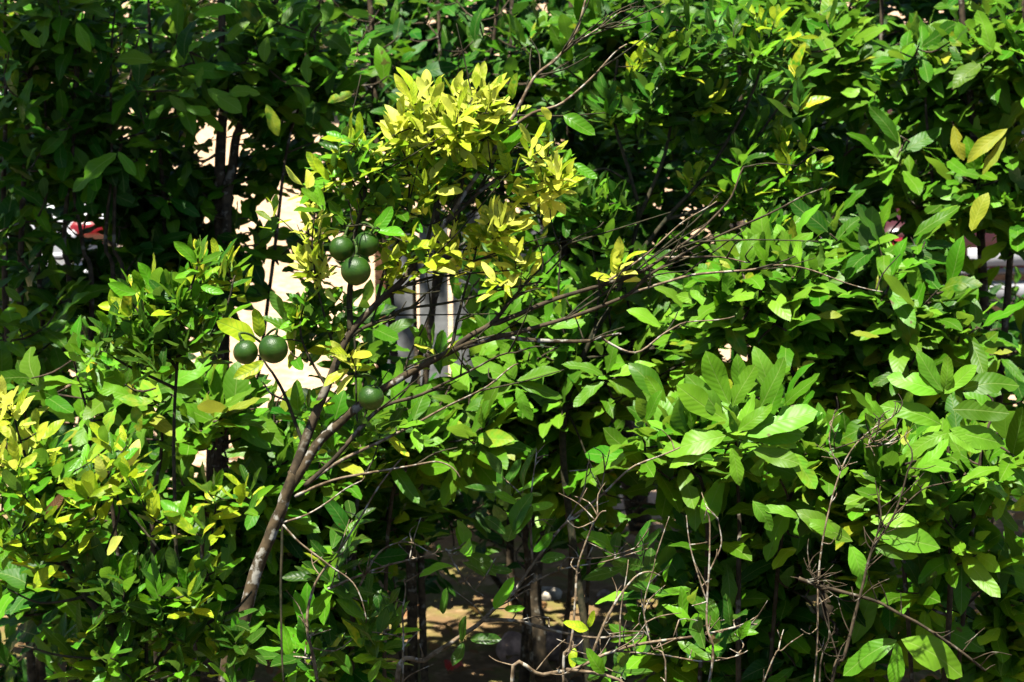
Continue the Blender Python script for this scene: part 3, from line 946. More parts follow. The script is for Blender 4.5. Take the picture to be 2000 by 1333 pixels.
s_f7 = shrub('mid height shrub with a few orange yellow leaves around its middle', 1640, 6.75,
             [([(1640, 1150), (1640, 850), (1620, 650), (1600, 520)], .016), ([(1700, 850), (1760, 680), (1800, 580)], .012), ([(1580, 850), (1520, 680), (1480, 560)], .012)],
             [(1560, 580, 140, 90, 0, .28, 36, MIX), (1720, 600, 130, 90, 0, .28, 32, MIX), (1480, 560, 110, 80, 0, .25, 24, SUNLIT), (1640, 700, 150, 80, 0, .28, 32, MIX), (1820, 640, 100, 60, 0, .22, 16, MIX), (1700, 480, 130, 70, .1, .25, 22, BR), (1420, 640, 90, 70, 0, .2, 16, SUNLIT)])

# --- hero leaves one can point at
for a in [(313, 745, 268, 688), (318, 745, 330, 672), (325, 752, 410, 705), (320, 757, 388, 757), (300, 785, 235, 780), (255, 775, 190, 752), (262, 790, 268, 838), (225, 795, 195, 845)]:
    s_f1.hero(*a, 6.15, 'broad', 'broad_sunlit', 1.15)
for a in [(1425, 790, 1380, 690), (1430, 795, 1472, 715), (1485, 795, 1527, 700), (1420, 822, 1325, 755), (1412, 818, 1345, 740), (1440, 842, 1505, 790), (1448, 850, 1590, 800), (1442, 856, 1565, 836), (1418, 850, 1300, 868),
          (1430, 875, 1440, 945), (1545, 885, 1592, 952), (1470, 978, 1507, 1032), (1560, 1012, 1500, 985), (1400, 860, 1310, 900), (1470, 880, 1560, 905)]:
    s_f4.hero(*a, 5.9, 'broad', 'broad_sunlit', 1.1)
for a in [(1841, 765, 1748, 728), (1841, 765, 1800, 690), (1845, 765, 1850, 698), (1845, 770, 1905, 715), (1850, 846, 1775, 882), (1852, 846, 1915, 880), (1855, 838, 1962, 858), (1840, 830, 1735, 790), (1860, 800, 1968, 806), (1880, 760, 1985, 740)]:
    s_f5.hero(*a, 5.75, 'broad', 'broad_sunlit', 1.1)
for a in [(1752, 1250, 1652, 1308), (1752, 1256, 1750, 1340), (1760, 1248, 1884, 1312)]:
    s_f6.hero(*a, 5.95, 'broad', 'broad_sunlit', 1.1)
for a in [(1660, 1062, 1690, 1148), (1665, 1058, 1568, 998), (1640, 1050, 1580, 1018), (1700, 1040, 1835, 1056), (1710, 1070, 1790, 1085), (1700, 1020, 1790, 1010)]:
    s_f5.hero(*a, 5.75, 'broad', 'broad_sunlit', .95)
for a in [(1000, 745, 925, 700), (1005, 742, 985, 672), (1010, 745, 1085, 712), (1012, 750, 1095, 762), (1000, 752, 920, 790), (1008, 755, 1040, 815), (1180, 735, 1110, 700), (1185, 730, 1200, 660), (1190, 735, 1275, 705), (1188, 742, 1265, 775), (1180, 745, 1120, 790),
          (1065, 640, 1000, 610), (1068, 638, 1075, 575), (1072, 640, 1140, 628), (905, 800, 850, 770), (908, 802, 965, 775), (905, 806, 860, 850), (910, 806, 975, 838), (1290, 640, 1235, 600), (1295, 638, 1340, 585), (1298, 642, 1365, 650)]:
    s_f3.hero(*a, 6.75, 'broad', 'broad_sunlit', 1.0, tilt=(-.2, -.5, .8))
s_r2.hero(1898, 452, 1920, 378, 7.0, 'broad', 'broad_yellow', 1.25)
s_r2.hero(1968, 252, 1892, 305, 7.0, 'broad', 'broad_yellow', .7)
s_r2.hero(1965, 268, 1918, 330, 7.0, 'broad', 'broad_yellow', .8)
s_r2.hero(1862, 245, 1880, 310, 7.0, 'broad', 'broad_yellow', 1.0)
for a in [(1590, 620, 1640, 610), (1660, 650, 1715, 655), (1590, 705, 1560, 715), (1405, 508, 1425, 520), (1940, 690, 1975, 685)]:
    s_f7.hero(*a, 6.5, 'broad', 'broad_yellow', 1.0)
for a in [(228, 298, 134, 356), (230, 297, 264, 342), (150, 45, 172, 96), (40, 58, 78, 92), (80, 15, 55, 25), (10, 560, 38, 585)]:
    s_l1.hero(*a, 7.4, 'broad', 'broad', .95)
for a in [(462, 22, 384, 18), (488, 42, 444, 76), (522, 72, 514, 116), (320, 205, 292, 232), (360, 210, 410, 222), (395, 130, 386, 168), (300, 120, 232, 108), (330, 185, 362, 212), (440, 185, 500, 172), (405, 175, 470, 218), (640, 200, 685, 182), (520, 205, 540, 260), (600, 105, 600, 158)]:
    s_l2.hero(*a, 7.45, 'broad', 'broad_sunlit', 1.15)

# ------------------------------------------------------------------ the fruiting citrus
D0 = 5.0
base = P(425, 1333, D0); base[2] = 0; base[0] -= .12
cit = Plant('citrus_tree', 'leaning citrus tree with round green fruit and bright yellow new leaves', 'tree', CIT, base, M['trunk_lichen'], M['twig_dark'], holes=False)
px = D0 / FPX / 2
cit.stem([base + np.array((0, 0, -.05)), base * .5 + P(440, 1333, D0) * .5 + np.array((-.02, 0, 0))] + SP([(440, 1333), (470, 1230), (500, 1120), (530, 1040), (555, 975), (575, 925)], D0), 32 * px, 21 * px, 'trunk', sides=14, per=6, wob=.004)
MAIN = [  # points, start and end width in survey units, material
    ([(555, 978), (590, 880), (612, 820), (635, 765), (656, 715), (680, 655), (735, 595), (790, 545), (830, 490), (870, 440), (930, 380), (985, 345), (1060, 318, .1)], 21, 5, 'bark'),
    ([(560, 965), (592, 912), (625, 862), (680, 812), (740, 767), (800, 731), (870, 692), (925, 668), (976, 660), (1035, 664), (1140, 666), (1176, 662), (1218, 647, -.1)], 21, 4, 'trunk_lichen'),
    ([(870, 692), (920, 655), (965, 626), (1000, 584), (1040, 560, .1), (1100, 500, .15)], 13, 3, 'bark'),
    ([(960, 632), (983, 627), (1070, 591), (1176, 556), (1239, 538), (1298, 503), (1351, 461), (1420, 395), (1445, 330)], 11, 3, 'bark'),
    ([(900, 680), (965, 661), (1035, 643), (1105, 622), (1176, 598), (1232, 573), (1267, 538), (1351, 485), (1405, 460), (1524, 406), (1600, 370)], 10, 3, 'bark'),
    ([(684, 648), (683, 580), (687, 520), (698, 440), (712, 370), (705, 300, .05)], 13, 4, 'twig_dark'),
    ([(672, 675), (700, 645), (760, 620), (790, 605), (880, 590), (1000, 562), (1060, 550)], 9, 3, 'twig_dark'),
    ([(745, 587), (800, 555), (860, 540), (930, 535), (1010, 530)], 7, 2.5, 'twig_dark'),
    ([(855, 458), (920, 360), (985, 262), (1015, 205), (1045, 150), (1090, 112), (1125, 60), (1150, -10)], 9, 4, 'twig_bare'),
    ([(990, 255), (1040, 222), (1100, 200), (1160, 150), (1222, 82)], 7, 3, 'twig_bare'),
    ([(1045, 150), (1110, 95), (1170, 55), (1215, 15)], 4, 2, 'twig_bare'),
    ([(598, 885), (560, 783), (535, 735), (518, 710), (507, 690)], 8, 3, 'twig_dark'),
    ([(560, 783), (530, 770), (512, 745)], 5, 2.5, 'twig_bare'),
    ([(595, 950), (650, 899), (738, 801), (825, 769), (913, 724), (1000, 678, -.1)], 11, 3, 'bark'),
    ([(600, 945), (668, 899), (755, 857), (860, 801), (955, 752, -.1), (1010, 705, -.1)], 8, 2.5, 'twig_bare'),
    ([(575, 970), (620, 950), (675, 932), (780, 914), (850, 905), (900, 925)], 7, 2.5, 'twig_bare'),
    ([(549, 1022), (600, 1004), (675, 956), (720, 935)], 5, 2, 'twig_bare'),
    ([(550, 1010), (552, 1080), (549, 1200), (553, 1333)], 6, 4, 'twig_dark'),
    ([(552, 1025), (585, 1060), (640, 1100), (690, 1140), (720, 1220)], 5, 2, 'twig_bare'),
    ([(690, 640), (695, 700), (698, 800), (705, 850)], 5, 3, 'twig_dark'),
    ([(790, 725), (800, 690), (825, 650), (840, 610)], 5, 2, 'twig_dark'),
    ([(880, 690), (890, 640), (905, 580), (925, 510), (935, 450)], 8, 3, 'twig_dark'),
    ([(640, 760), (600, 690), (585, 640), (600, 580)], 6, 3, 'twig_dark'),
    ([(660, 700), (640, 640), (620, 560), (610, 480), (612, 400)], 6, 3, 'twig_dark'),
    ([(640, 520), (590, 470), (540, 425)], 4, 2, 'twig_green'),
    ([(735, 595), (755, 520), (790, 440), (800, 360), (790, 290)], 8, 3, 'twig_dark'),
    ([(830, 490), (850, 400), (850, 320), (830, 240), (820, 190)], 8, 3, 'twig_dark'),
    ([(870, 440), (900, 370), (910, 300), (925, 230), (935, 190)], 8, 3, 'twig_dark'),
    ([(930, 380), (975, 300), (1000, 270)], 6, 3, 'twig_dark'),
    ([(712, 400), (680, 340), (655, 320)], 6, 3, 'twig_dark'),
    ([(1298, 503), (1405, 503), (1460, 515)], 5, 2, 'twig_bare'),
    ([(1232, 573), (1300, 552), (1370, 535), (1458, 528), (1524, 517), (1573, 524), (1650, 552), (1720, 570)], 6, 2, 'twig_bare'),
    ([(1176, 662), (1240, 690), (1300, 650), (1352, 629), (1437, 622)], 5, 2, 'twig_bare'),
    ([(1105, 622), (1200, 560), (1300, 480), (1370, 420), (1410, 370)], 6, 2, 'twig_dark'),
    ([(1176, 556), (1260, 500), (1330, 440), (1400, 400)], 5, 2, 'twig_bare'),
    ([(1000, 584), (1060, 520), (1120, 470), (1180, 440)], 5, 2, 'twig_dark'),
]
for pts, a, b, m in MAIN:
    a = a * 1.04 if a > 12 else a
    cit.stem(SP(pts, D0), a * px, b * px, 'branch', M[m], sides=7, per=5, wob=.005)
# fine bare side twigs on the long branches
sk = np.array(cit.skel)
for j in rng.choice(len(sk), 150):
    q = sk[j]
    x, y, d = proj(q)
    if x < 600 or (y > 620 and x < 700):
        continue
    tip = q + np.array((rng.normal(.05, .07), rng.normal(0, .05), abs(rng.normal(.04, .06))))
    p_, r_ = catmull([q, (q + tip) / 2 + rng.normal(0, .006, 3), tip], [.0022, .0016, .001], 3)
    cit.twigs.add(*tube(p_, r_, 4))
CBL = dict(spread=66, run=.045, droop=.10, upd=.55, nleaf=(5, 8), upn=1.1)
for cx, cy, rx, ry, dD, rD, n, mats, L in [
    (865, 222, 105, 75, 0, .16, 16, CY, .055), (810, 240, 60, 60, 0, .14, 7, CY, .053), (945, 205, 65, 50, 0, .14, 7, CY, .053), (890, 280, 130, 60, 0, .14, 7, CM, .05), (1060, 330, 80, 60, 0, .1, 4, CY, .048), (930, 470, 120, 50, 0, .1, 5, CY, .046), (1020, 520, 100, 40, 0, .1, 5, CM, .046), (760, 300, 100, 60, 0, .15, 10, CM, .052), (960, 290, 100, 70, 0, .15, 9, CM, .052), (890, 310, 70, 50, 0, .12, 6, CM, .06),
    (700, 330, 80, 60, 0, .15, 12, CG, .06), (660, 320, 50, 40, 0, .12, 5, CM, .055), (700, 400, 90, 60, 0, .15, 15, CG, .058), (820, 380, 80, 60, 0, .15, 10, CM, .055), (1050, 330, 60, 50, 0, .12, 6, CM, .055), (1090, 300, 40, 60, .1, .12, 4, CG, .06),
    (955, 450, 50, 30, 0, .1, 5, CY, .06), (625, 520, 38, 42, 0, .1, 6, CY, .05), (800, 480, 80, 50, 0, .12, 9, CM, .052), (890, 500, 60, 40, 0, .1, 3, CY, .05), (1000, 530, 60, 36, 0, .1, 3, CY, .052), (750, 520, 24, 30, 0, .05, 3, CY, .05),
    (850, 680, 40, 50, 0, .06, 3, CM, .06), (690, 690, 26, 46, 0, .06, 3, CY, .055), (1200, 520, 20, 20, 0, .04, 2, CY, .05), (640, 600, 55, 60, .05, .12, 10, CG, .06), (600, 650, 60, 60, .05, .12, 10, CG, .06), (640, 480, 50, 60, .05, .1, 4, CG, .05),
    (700, 850, 90, 60, .05, .12, 9, CG, .055), (820, 640, 50, 50, .05, .08, 7, CM, .055), (1060, 400, 60, 50, .05, .1, 2, CY, .05), (610, 400, 30, 80, 0, .06, 4, CY, .045), (540, 420, 20, 14, 0, .03, 2, CM, .035), (1080, 345, 30, 30, 0, .05, 4, CY, .05),
    (560, 700, 50, 60, .05, .1, 5, CG, .06), (590, 800, 40, 60, .05, .1, 4, CG, .055), (760, 440, 50, 40, 0, .1, 6, CM, .05)]:
    cit.blob(cx, cy, rx, ry, D0 + dD, rD, n if mats is CY else max(1, int(n * .75)), L * 1.08, 'flush' if mats is CY and n > 3 else 'citrus', mats, r=.0016, **CBL)
for a in [(500, 668, 425, 630, 'cit_lime'), (508, 660, 498, 604, 'cit_lime'), (516, 706, 458, 740, 'cit_lime'), (1075, 235, 1058, 210, 'cit_yellow'), (905, 374, 855, 374, 'cit_yellow'), (975, 300, 1020, 255, 'cit_green'), (1100, 225, 1160, 258, 'cit_green'), (1000, 195, 1005, 145, 'cit_green'), (1120, 320, 1165, 345, 'cit_green')]:
    cit.hero(*a[:4], 5.04 if a[0] < 600 else 4.95, 'citrus', a[4], 1.15)

M['fruit'] = None


def fruit_mat():
    N = NT('green_citrus_rind')
    co = N.n('ShaderNodeTexCoord').outputs['Object']
    a = N.n('ShaderNodeTexNoise'); a.inputs['Scale'].default_value = 24; a.inputs['Detail'].default_value = 6
    b = N.n('ShaderNodeTexVoronoi'); b.inputs['Scale'].default_value = 420
    N.l(co, a.inputs['Vector']); N.l(co, b.inputs['Vector'])
    oi = N.n('ShaderNodeObjectInfo')
    col = N.mix(N.ramp(a.outputs['Fac'], .35, .7), (0.013, 0.050, 0.003), (0.028, 0.086, 0.004))
    col = N.mix(N.math('MULTIPLY', N.ramp(a.outputs['Fac'], .62, .75), .5), col, (0.10, 0.17, 0.03))
    c = N.n('ShaderNodeTexVoronoi'); c.inputs['Scale'].default_value = 45
    N.l(co, c.inputs['Vector'])
    col = N.mix(N.math('SUBTRACT', .5, N.math('MULTIPLY', N.ramp(c.outputs['Distance'], .05, .10), .5)), col, (0.16, 0.16, 0.06))
    bs = N.n('ShaderNodeBsdfPrincipled')
    N.l(col, bs.inputs['Base Color'])
    bs.inputs['Roughness'].default_value = .42
    bs.inputs['Specular IOR Level'].default_value = .4
    bp = N.n('ShaderNodeBump'); bp.inputs['Strength'].default_value = .35; bp.inputs['Distance'].default_value = .0012
    N.l(b.outputs['Distance'], bp.inputs['Height']); N.l(bp.outputs[0], bs.inputs['Normal'])
    N.l(bs.outputs[0], N.out.inputs['Surface'])
    return N.m


M['fruit'] = fruit_mat()


def fruit(x, y, dia, dD, label, seed, stem_to):
    r = random.Random(seed)
    D = D0 + dD
    c = P(x, y, D); R = dia / 2 * D / FPX
    tilt = Matrix.Rotation(r.uniform(-.35, .35), 3, 'X') @ Matrix.Rotation(r.uniform(-.4, .4), 3, 'Y')
    vs, fs = [], []
    n, m = 40, 24
    for i in range(m + 1):
        th = math.pi * i / m
        for j in range(n):
            ph = 2 * math.pi * j / n
            k = 1 - .10 * math.exp(-(th / .22) ** 2) + .035 * math.exp(-((math.pi - th) / .25) ** 2) + .008 * math.sin(3 * ph + seed) * math.sin(th)
            v = tilt @ Vector((R * k * math.sin(th) * math.cos(ph), R * k * math.sin(th) * math.sin(ph), R * k * .97 * math.cos(th)))
            vs.append((c[0] + v.x, c[1] + v.y, c[2] + v.z))
    for i in range(m):
        for j in range(n):
            a, b = i * n + j, i * n + (j + 1) % n
            fs.append((a, a + n, b + n, b))
    me = mesh_from('fruit', np.array(vs) - c, fs, None, [M['fruit']])
    o = link('fruit', me, cit.root, loc=c)
    o['label'] = label
    top = c + np.array(tilt @ Vector((0, 0, R * .87)))
    mm = Mesh()
    up = np.array(tilt @ Vector((0, 0, 1)))
    mm.add(*tube([top, top + up * .004, top + up * .006], [.006, .005, .003], 8))
    st = P(*stem_to)
    mid = (top + up * .02 + st) / 2 + np.array((0, 0, .006))
    p_, r_ = catmull([top + up * .004, top + up * .018, mid, st], [.003, .0026, .0026, .003], 4)
    mm.add(*tube(p_, r_, 6))
    mb = mesh_from('fruit_stalk', np.array(mm.v), mm.f, None, [M['twig_green']])
    s = link('fruit_stalk', mb, o)


fruit(667, 486, 50, -.05, 'green fruit with a pale scar, beside two others in the cluster of three', 1, (690, 440, D0 - .01))
fruit(716, 477, 50, -.05, 'green fruit hanging beside the scarred one in the cluster of three', 2, (697, 440, D0 - .01))
fruit(695, 529, 59, -.09, 'largest green fruit at the bottom of the cluster of three', 3, (690, 470, D0 - .01))
fruit(480, 688, 49, -.03, 'smaller green fruit of the pair on a side twig', 4, (508, 668, D0))
fruit(534, 682, 58, -.05, 'larger green fruit of the pair on a side twig', 5, (510, 672, D0))
fruit(725, 777, 51, -.05, 'single green fruit hanging alone above the lower fork', 6, (698, 735, D0))

# ------------------------------------------------------------------ second citrus, behind
D2 = 7.0
base = P(1160, 1333, D2); base[2] = 0
c2 = Plant('citrus_tree', 'dark green citrus tree with mottled yellow shoots behind the bare twigs', 'tree', CIT, base, M['twig_dark'], M['twig_dark'], holes=False)
p2 = D2 / FPX / 2
c2.stem([base + np.array((0, 0, -.05))] + SP([(1150, 1333), (1125, 1100), (1100, 900), (1105, 800), (1130, 720), (1160, 650), (1190, 600), (1222, 530), (1246, 430), (1236, 360), (1210, 270), (1196, 200), (1210, 120)], D2), 16 * p2, 5 * p2, 'trunk', sides=10, wob=.005)
for pts, a, b in [([(1222, 530), (1300, 430), (1380, 340), (1440, 240), (1480, 150), (1500, 70)], 10, 4), ([(1246, 430), (1300, 300), (1320, 180), (1330, 80)], 9, 3), ([(1300, 430), (1400, 400), (1500, 360), (1560, 320), (1610, 290)], 8, 3),
                  ([(1105, 800), (1150, 770), (1200, 740), (1260, 690), (1320, 640), (1380, 600)], 9, 3), ([(1108, 795), (1140, 790), (1220, 775), (1300, 730), (1350, 700)], 7, 3), ([(1130, 720), (1100, 640), (1090, 560), (1100, 480)], 8, 3),
                  ([(1380, 340), (1450, 300), (1540, 180), (1570, 90)], 7, 3), ([(1140, 700), (1220, 690), (1300, 675), (1380, 655)], 6, 3), ([(1236, 360), (1180, 330), (1140, 350), (1120, 390)], 6, 3), ([(1105, 800), (1125, 840), (1150, 900), (1180, 960)], 5, 2),
                  ([(1160, 650), (1170, 560), (1160, 480), (1170, 420)], 6, 3), ([(1500, 360), (1550, 400), (1610, 390)], 5, 2)]:
    c2.stem(SP(pts, D2), a * p2, b * p2, 'branch', sides=7, wob=.006)
CB2 = dict(spread=55, run=.05, droop=.12, upd=.8, nleaf=(6, 9))
for cx, cy, rx, ry, n, mats, L in [
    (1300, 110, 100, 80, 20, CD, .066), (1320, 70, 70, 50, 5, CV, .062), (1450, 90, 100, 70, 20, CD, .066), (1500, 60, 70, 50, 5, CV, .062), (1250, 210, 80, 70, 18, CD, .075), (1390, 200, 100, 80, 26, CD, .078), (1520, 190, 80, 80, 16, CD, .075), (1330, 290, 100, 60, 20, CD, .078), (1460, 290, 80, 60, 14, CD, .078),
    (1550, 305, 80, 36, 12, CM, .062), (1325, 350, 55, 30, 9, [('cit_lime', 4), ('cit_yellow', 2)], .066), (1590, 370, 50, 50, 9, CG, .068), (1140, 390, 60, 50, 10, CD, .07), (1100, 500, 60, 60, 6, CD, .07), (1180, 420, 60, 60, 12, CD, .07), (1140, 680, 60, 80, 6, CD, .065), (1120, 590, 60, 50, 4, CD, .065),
    (1440, 380, 90, 40, 12, CG, .068), (1230, 470, 70, 50, 6, CD, .07), (1060, 860, 80, 60, 5, CD, .07), (1190, 210, 30, 80, 6, CD, .06), (1500, 430, 60, 40, 6, CG, .06), (1380, 190, 20, 30, 3, CM, .065), (1230, 100, 40, 40, 6, CV, .06)]:
    c2.blob(cx, cy, rx, ry, D2, .2, int(n * 1.0 + .5), L * 1.12, 'citrus', mats, r=.0018, **CB2)

# ------------------------------------------------------------------ citrus bush in the lower left
D3 = 4.7
base = P(230, 1333, D3); base[2] = 0
c3 = Plant('citrus_bush', 'bushy citrus of glossy mixed green and yellow leaves left of the lichen trunk', 'shrub', CIT, base, M['twig_dark'], M['twig_dark'], holes=False)
p3 = D3 / FPX / 2
c3.stem([base + np.array((0, 0, -.05))] + SP([(240, 1400), (245, 1290), (215, 1220), (170, 1165), (130, 1105), (85, 1010), (50, 930), (0, 860)], D3), 22 * p3, 7 * p3, 'trunk', sides=9, wob=.005)
b0 = P(250, 1420, D3)
for pts, a, b in [([(250, 1400), (285, 1333), (330, 1265), (400, 1220), (450, 1195), (480, 1160)], 13, 4), ([(265, 1380), (284, 1330), (287, 1250), (292, 1180), (320, 1100)], 10, 4), ([(215, 1220), (200, 1100), (230, 1000), (215, 920)], 8, 3),
                  ([(330, 1265), (350, 1150), (340, 1060), (300, 960)], 8, 3), ([(330, 1100), (300, 1060), (262, 1010), (225, 970)], 6, 3), ([(400, 1220), (405, 1120), (415, 1050), (420, 980)], 7, 3), ([(170, 1165), (80, 1180), (20, 1150)], 7, 3),
                  ([(130, 1105), (60, 1080), (10, 1000)], 6, 3), ([(60, 930), (40, 860), (25, 790)], 6, 3), ([(245, 1290), (120, 1280), (40, 1260)], 7, 3), ([(85, 1010), (120, 940), (190, 900)], 5, 2)]:
    c3.stem(SP(pts, D3), a * p3, b * p3, 'branch', sides=7, wob=.006)
for cx, cy, rx, ry, n, mats, L in [
    (40, 850, 60, 80, 5, CY, .05), (30, 900, 60, 60, 5, CV, .055), (20, 780, 30, 40, 2, CY, .05), (90, 950, 80, 60, 14, CG, .062), (190, 960, 70, 60, 12, CM, .064), (240, 1020, 90, 60, 14, CV, .066), (60, 1040, 70, 70, 14, CG, .062), (300, 980, 80, 60, 12, CG, .062),
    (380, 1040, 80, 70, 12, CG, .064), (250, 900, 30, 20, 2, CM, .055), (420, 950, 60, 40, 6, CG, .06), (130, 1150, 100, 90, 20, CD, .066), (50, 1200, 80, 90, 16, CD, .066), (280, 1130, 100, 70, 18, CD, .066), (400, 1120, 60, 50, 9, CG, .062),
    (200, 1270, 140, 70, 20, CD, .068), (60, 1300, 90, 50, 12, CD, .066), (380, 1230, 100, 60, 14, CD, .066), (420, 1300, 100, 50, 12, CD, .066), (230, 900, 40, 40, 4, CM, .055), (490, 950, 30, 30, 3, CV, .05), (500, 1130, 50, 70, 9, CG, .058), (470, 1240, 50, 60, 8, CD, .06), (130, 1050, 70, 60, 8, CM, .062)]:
    c3.blob(cx, cy, rx, ry, D3, .16, int(n * .8 + .5), L * 1.02, 'citrus', mats, r=.0018, **CB2)
for a in [(180, 965, 162, 938, 'cit_yellow'), (205, 935, 190, 895, 'cit_yellow'), (90, 1008, 120, 965, 'dry_leaf'), (62, 1150, 105, 1105, 'cit_lime'), (210, 1085, 240, 1050, 'cit_yellow'), (305, 965, 330, 935, 'cit_green')]:
    c3.hero(*a[:4], 4.6, 'citrus', a[4], 1.15)

# ------------------------------------------------------------------ young citrus shoots left
D4 = 5.6
base = P(340, 1000, D4); base[2] = 0
c4 = Plant('citrus_sapling', 'young citrus sapling with thin upright green shoot before the dark stems', 'shrub', CIT, base, M['twig_dark'], M['twig_green'], holes=False)
p4 = D4 / FPX / 2
c4.stem([base + np.array((0, 0, -.04))] + SP([(345, 1100), (340, 850), (345, 700), (352, 640), (368, 585), (384, 530), (386, 485)], D4), 8 * p4, 4 * p4, 'trunk', sides=8, wob=.004)
for pts in [[(345, 720), (300, 660), (270, 610), (240, 570)], [(350, 650), (310, 600), (300, 560)], [(345, 700), (420, 640), (450, 580), (455, 540)], [(345, 760), (260, 720), (195, 680)]]:
    c4.stem(SP(pts, D4), 7 * p4, 3 * p4, 'branch', sides=6, wob=.005)
for cx, cy, rx, ry, n, mats, L in [(300, 610, 90, 60, 16, CG, .075), (390, 600, 70, 60, 10, CG, .075), (450, 560, 50, 60, 7, CG, .075), (240, 670, 80, 50, 10, CD, .075), (190, 670, 20, 20, 2, CG, .07), (350, 680, 80, 40, 8, CD, .08), (385, 500, 20, 20, 2, CG, .065)]:
    c4.blob(cx, cy, rx, ry, D4, .16, int(n * .75 + .5), L * .95, 'citrus', mats, r=.0018, **CB2)
for a in [(266, 574, 212, 555), (384, 515, 342, 474), (386, 500, 387, 468), (390, 515, 430, 492), (392, 560, 434, 570)]:
    c4.hero(*a, 5.5, 'citrus', 'cit_green', 1.1)

# ------------------------------------------------------------------ bare twiggy shrubs
def bare(label, D, bx, lines, nside, heroes=(), mat='twig_bare', blobs=()):
    base = P(bx, 1333, D); base[2] = 0
    b = Plant('bare_shrub', label, 'shrub', 'half bare twiggy shrubs', base, M[mat], M[mat], holes=False)
    k = D / FPX / 2
    for i, (pts, a, c) in enumerate(lines):
        q = SP(pts, D)
        if pts[0][1] >= 1325:
            q = [base + np.array((rng.normal(0, .04), rng.normal(0, .04), -.04)), (base * .4 + q[0] * .6) + np.array((rng.normal(0, .03), 0, 0))] + q
        b.stem(q, a * k * .95, c * k * .95, 'branch', sides=7, wob=.006)
    sk = np.array(b.skel)
    sk = sk[sk[:, 2] > CAM_H - D * .36]
    for j in rng.choice(len(sk), nside):
        q = sk[j]
        L = rng.uniform(.02, .10)
        d = unit(np.array((rng.normal(.3, .6), rng.normal(0, .5), rng.uniform(.1, 1))))
        tip = q + d * L
        p_, r_ = catmull([q, (q + tip) / 2 + rng.normal(0, .012, 3) * L * 8, tip], [.0018, .0014, .0008], 3)
        b.twigs.add(*tube(p_, r_, 4))
        if rng.random() < .4:
            t2 = p_[3] + unit(rng.normal(0, 1, 3)) * L * .4
            b.twigs.add(*tube([p_[3], t2], [.0014, .0009], 4))
    for cx, cy, rx, ry, n in blobs:
        b.blob(cx, cy, rx, ry, D + .1, .2, n, .085, 'citrus', CD, nleaf=(3, 6), spread=65, run=.08, droop=.25, r=.0016)
    for h in heroes:
        b.hero(*h[:4], D - .05, 'citrus', h[4] if len(h) > 4 else 'cit_dark', 1.15)
    return b


bare('half bare shrub with lichen grey branches reaching over the stones', 5.3, 760, [
    ([(775, 1333), (830, 1290), (880, 1255), (930, 1222), (965, 1190), (1000, 1160), (1040, 1100), (1100, 1030), (1170, 970), (1240, 912), (1330, 868)], 13, 3),
    ([(945, 1212), (1000, 1212), (1050, 1224), (1120, 1240), (1200, 1247), (1262, 1232)], 9, 4),
    ([(640, 1151), (690, 1130), (760, 1105), (820, 1091), (858, 1080)], 6, 3), ([(620, 1333), (600, 1230), (615, 1139), (675, 1061), (720, 986), (780, 896)], 9, 3),
    ([(1040, 1100), (1036, 1020), (1040, 940), (1052, 878)], 6, 2), ([(965, 1190), (1000, 1170), (1040, 1145)], 4, 2), ([(870, 1072), (900, 1120), (925, 1150), (945, 1160)], 5, 2),
    ([(700, 1150), (740, 1080), (790, 1060), (855, 1085)], 5, 2), ([(785, 1333), (788, 1250), (787, 1180), (790, 1135)], 6, 3), ([(1100, 1030), (1140, 960), (1150, 900)], 4, 2), ([(1170, 970), (1180, 930), (1190, 880)], 3, 2),
    ([(1040, 1100), (1100, 1090), (1180, 1090), (1270, 1060)], 4, 2), ([(1000, 1160), (1090, 1115), (1180, 1095), (1260, 1075)], 4, 2)], 70,
    [(865, 1200, 868, 1152), (900, 1255, 908, 1205), (905, 1255, 885, 1300), (918, 1250, 975, 1245), (725, 1205, 748, 1185), (735, 1155, 740, 1195), (730, 1160, 695, 1150), (745, 1290, 722, 1333, 'cit_green'), (1000, 1040, 1030, 965), (1003, 1045, 1034, 990), (945, 1010, 985, 1040), (965, 1190, 998, 1130, 'cit_green'), (1042, 1078, 1078, 1042, 'cit_green'),
     (1055, 1096, 1100, 1085), (960, 1110, 998, 1115), (985, 1190, 1022, 1186, 'cit_green'), (1122, 1265, 1118, 1302, 'cit_lime'), (760, 1180, 780, 1150)],
    blobs=[(640, 1080, 80, 70, 8), (720, 1200, 60, 90, 9), (610, 1270, 60, 60, 7), (900, 1040, 90, 60, 2), (1000, 960, 70, 50, 3), (1250, 1100, 90, 70, 3)])
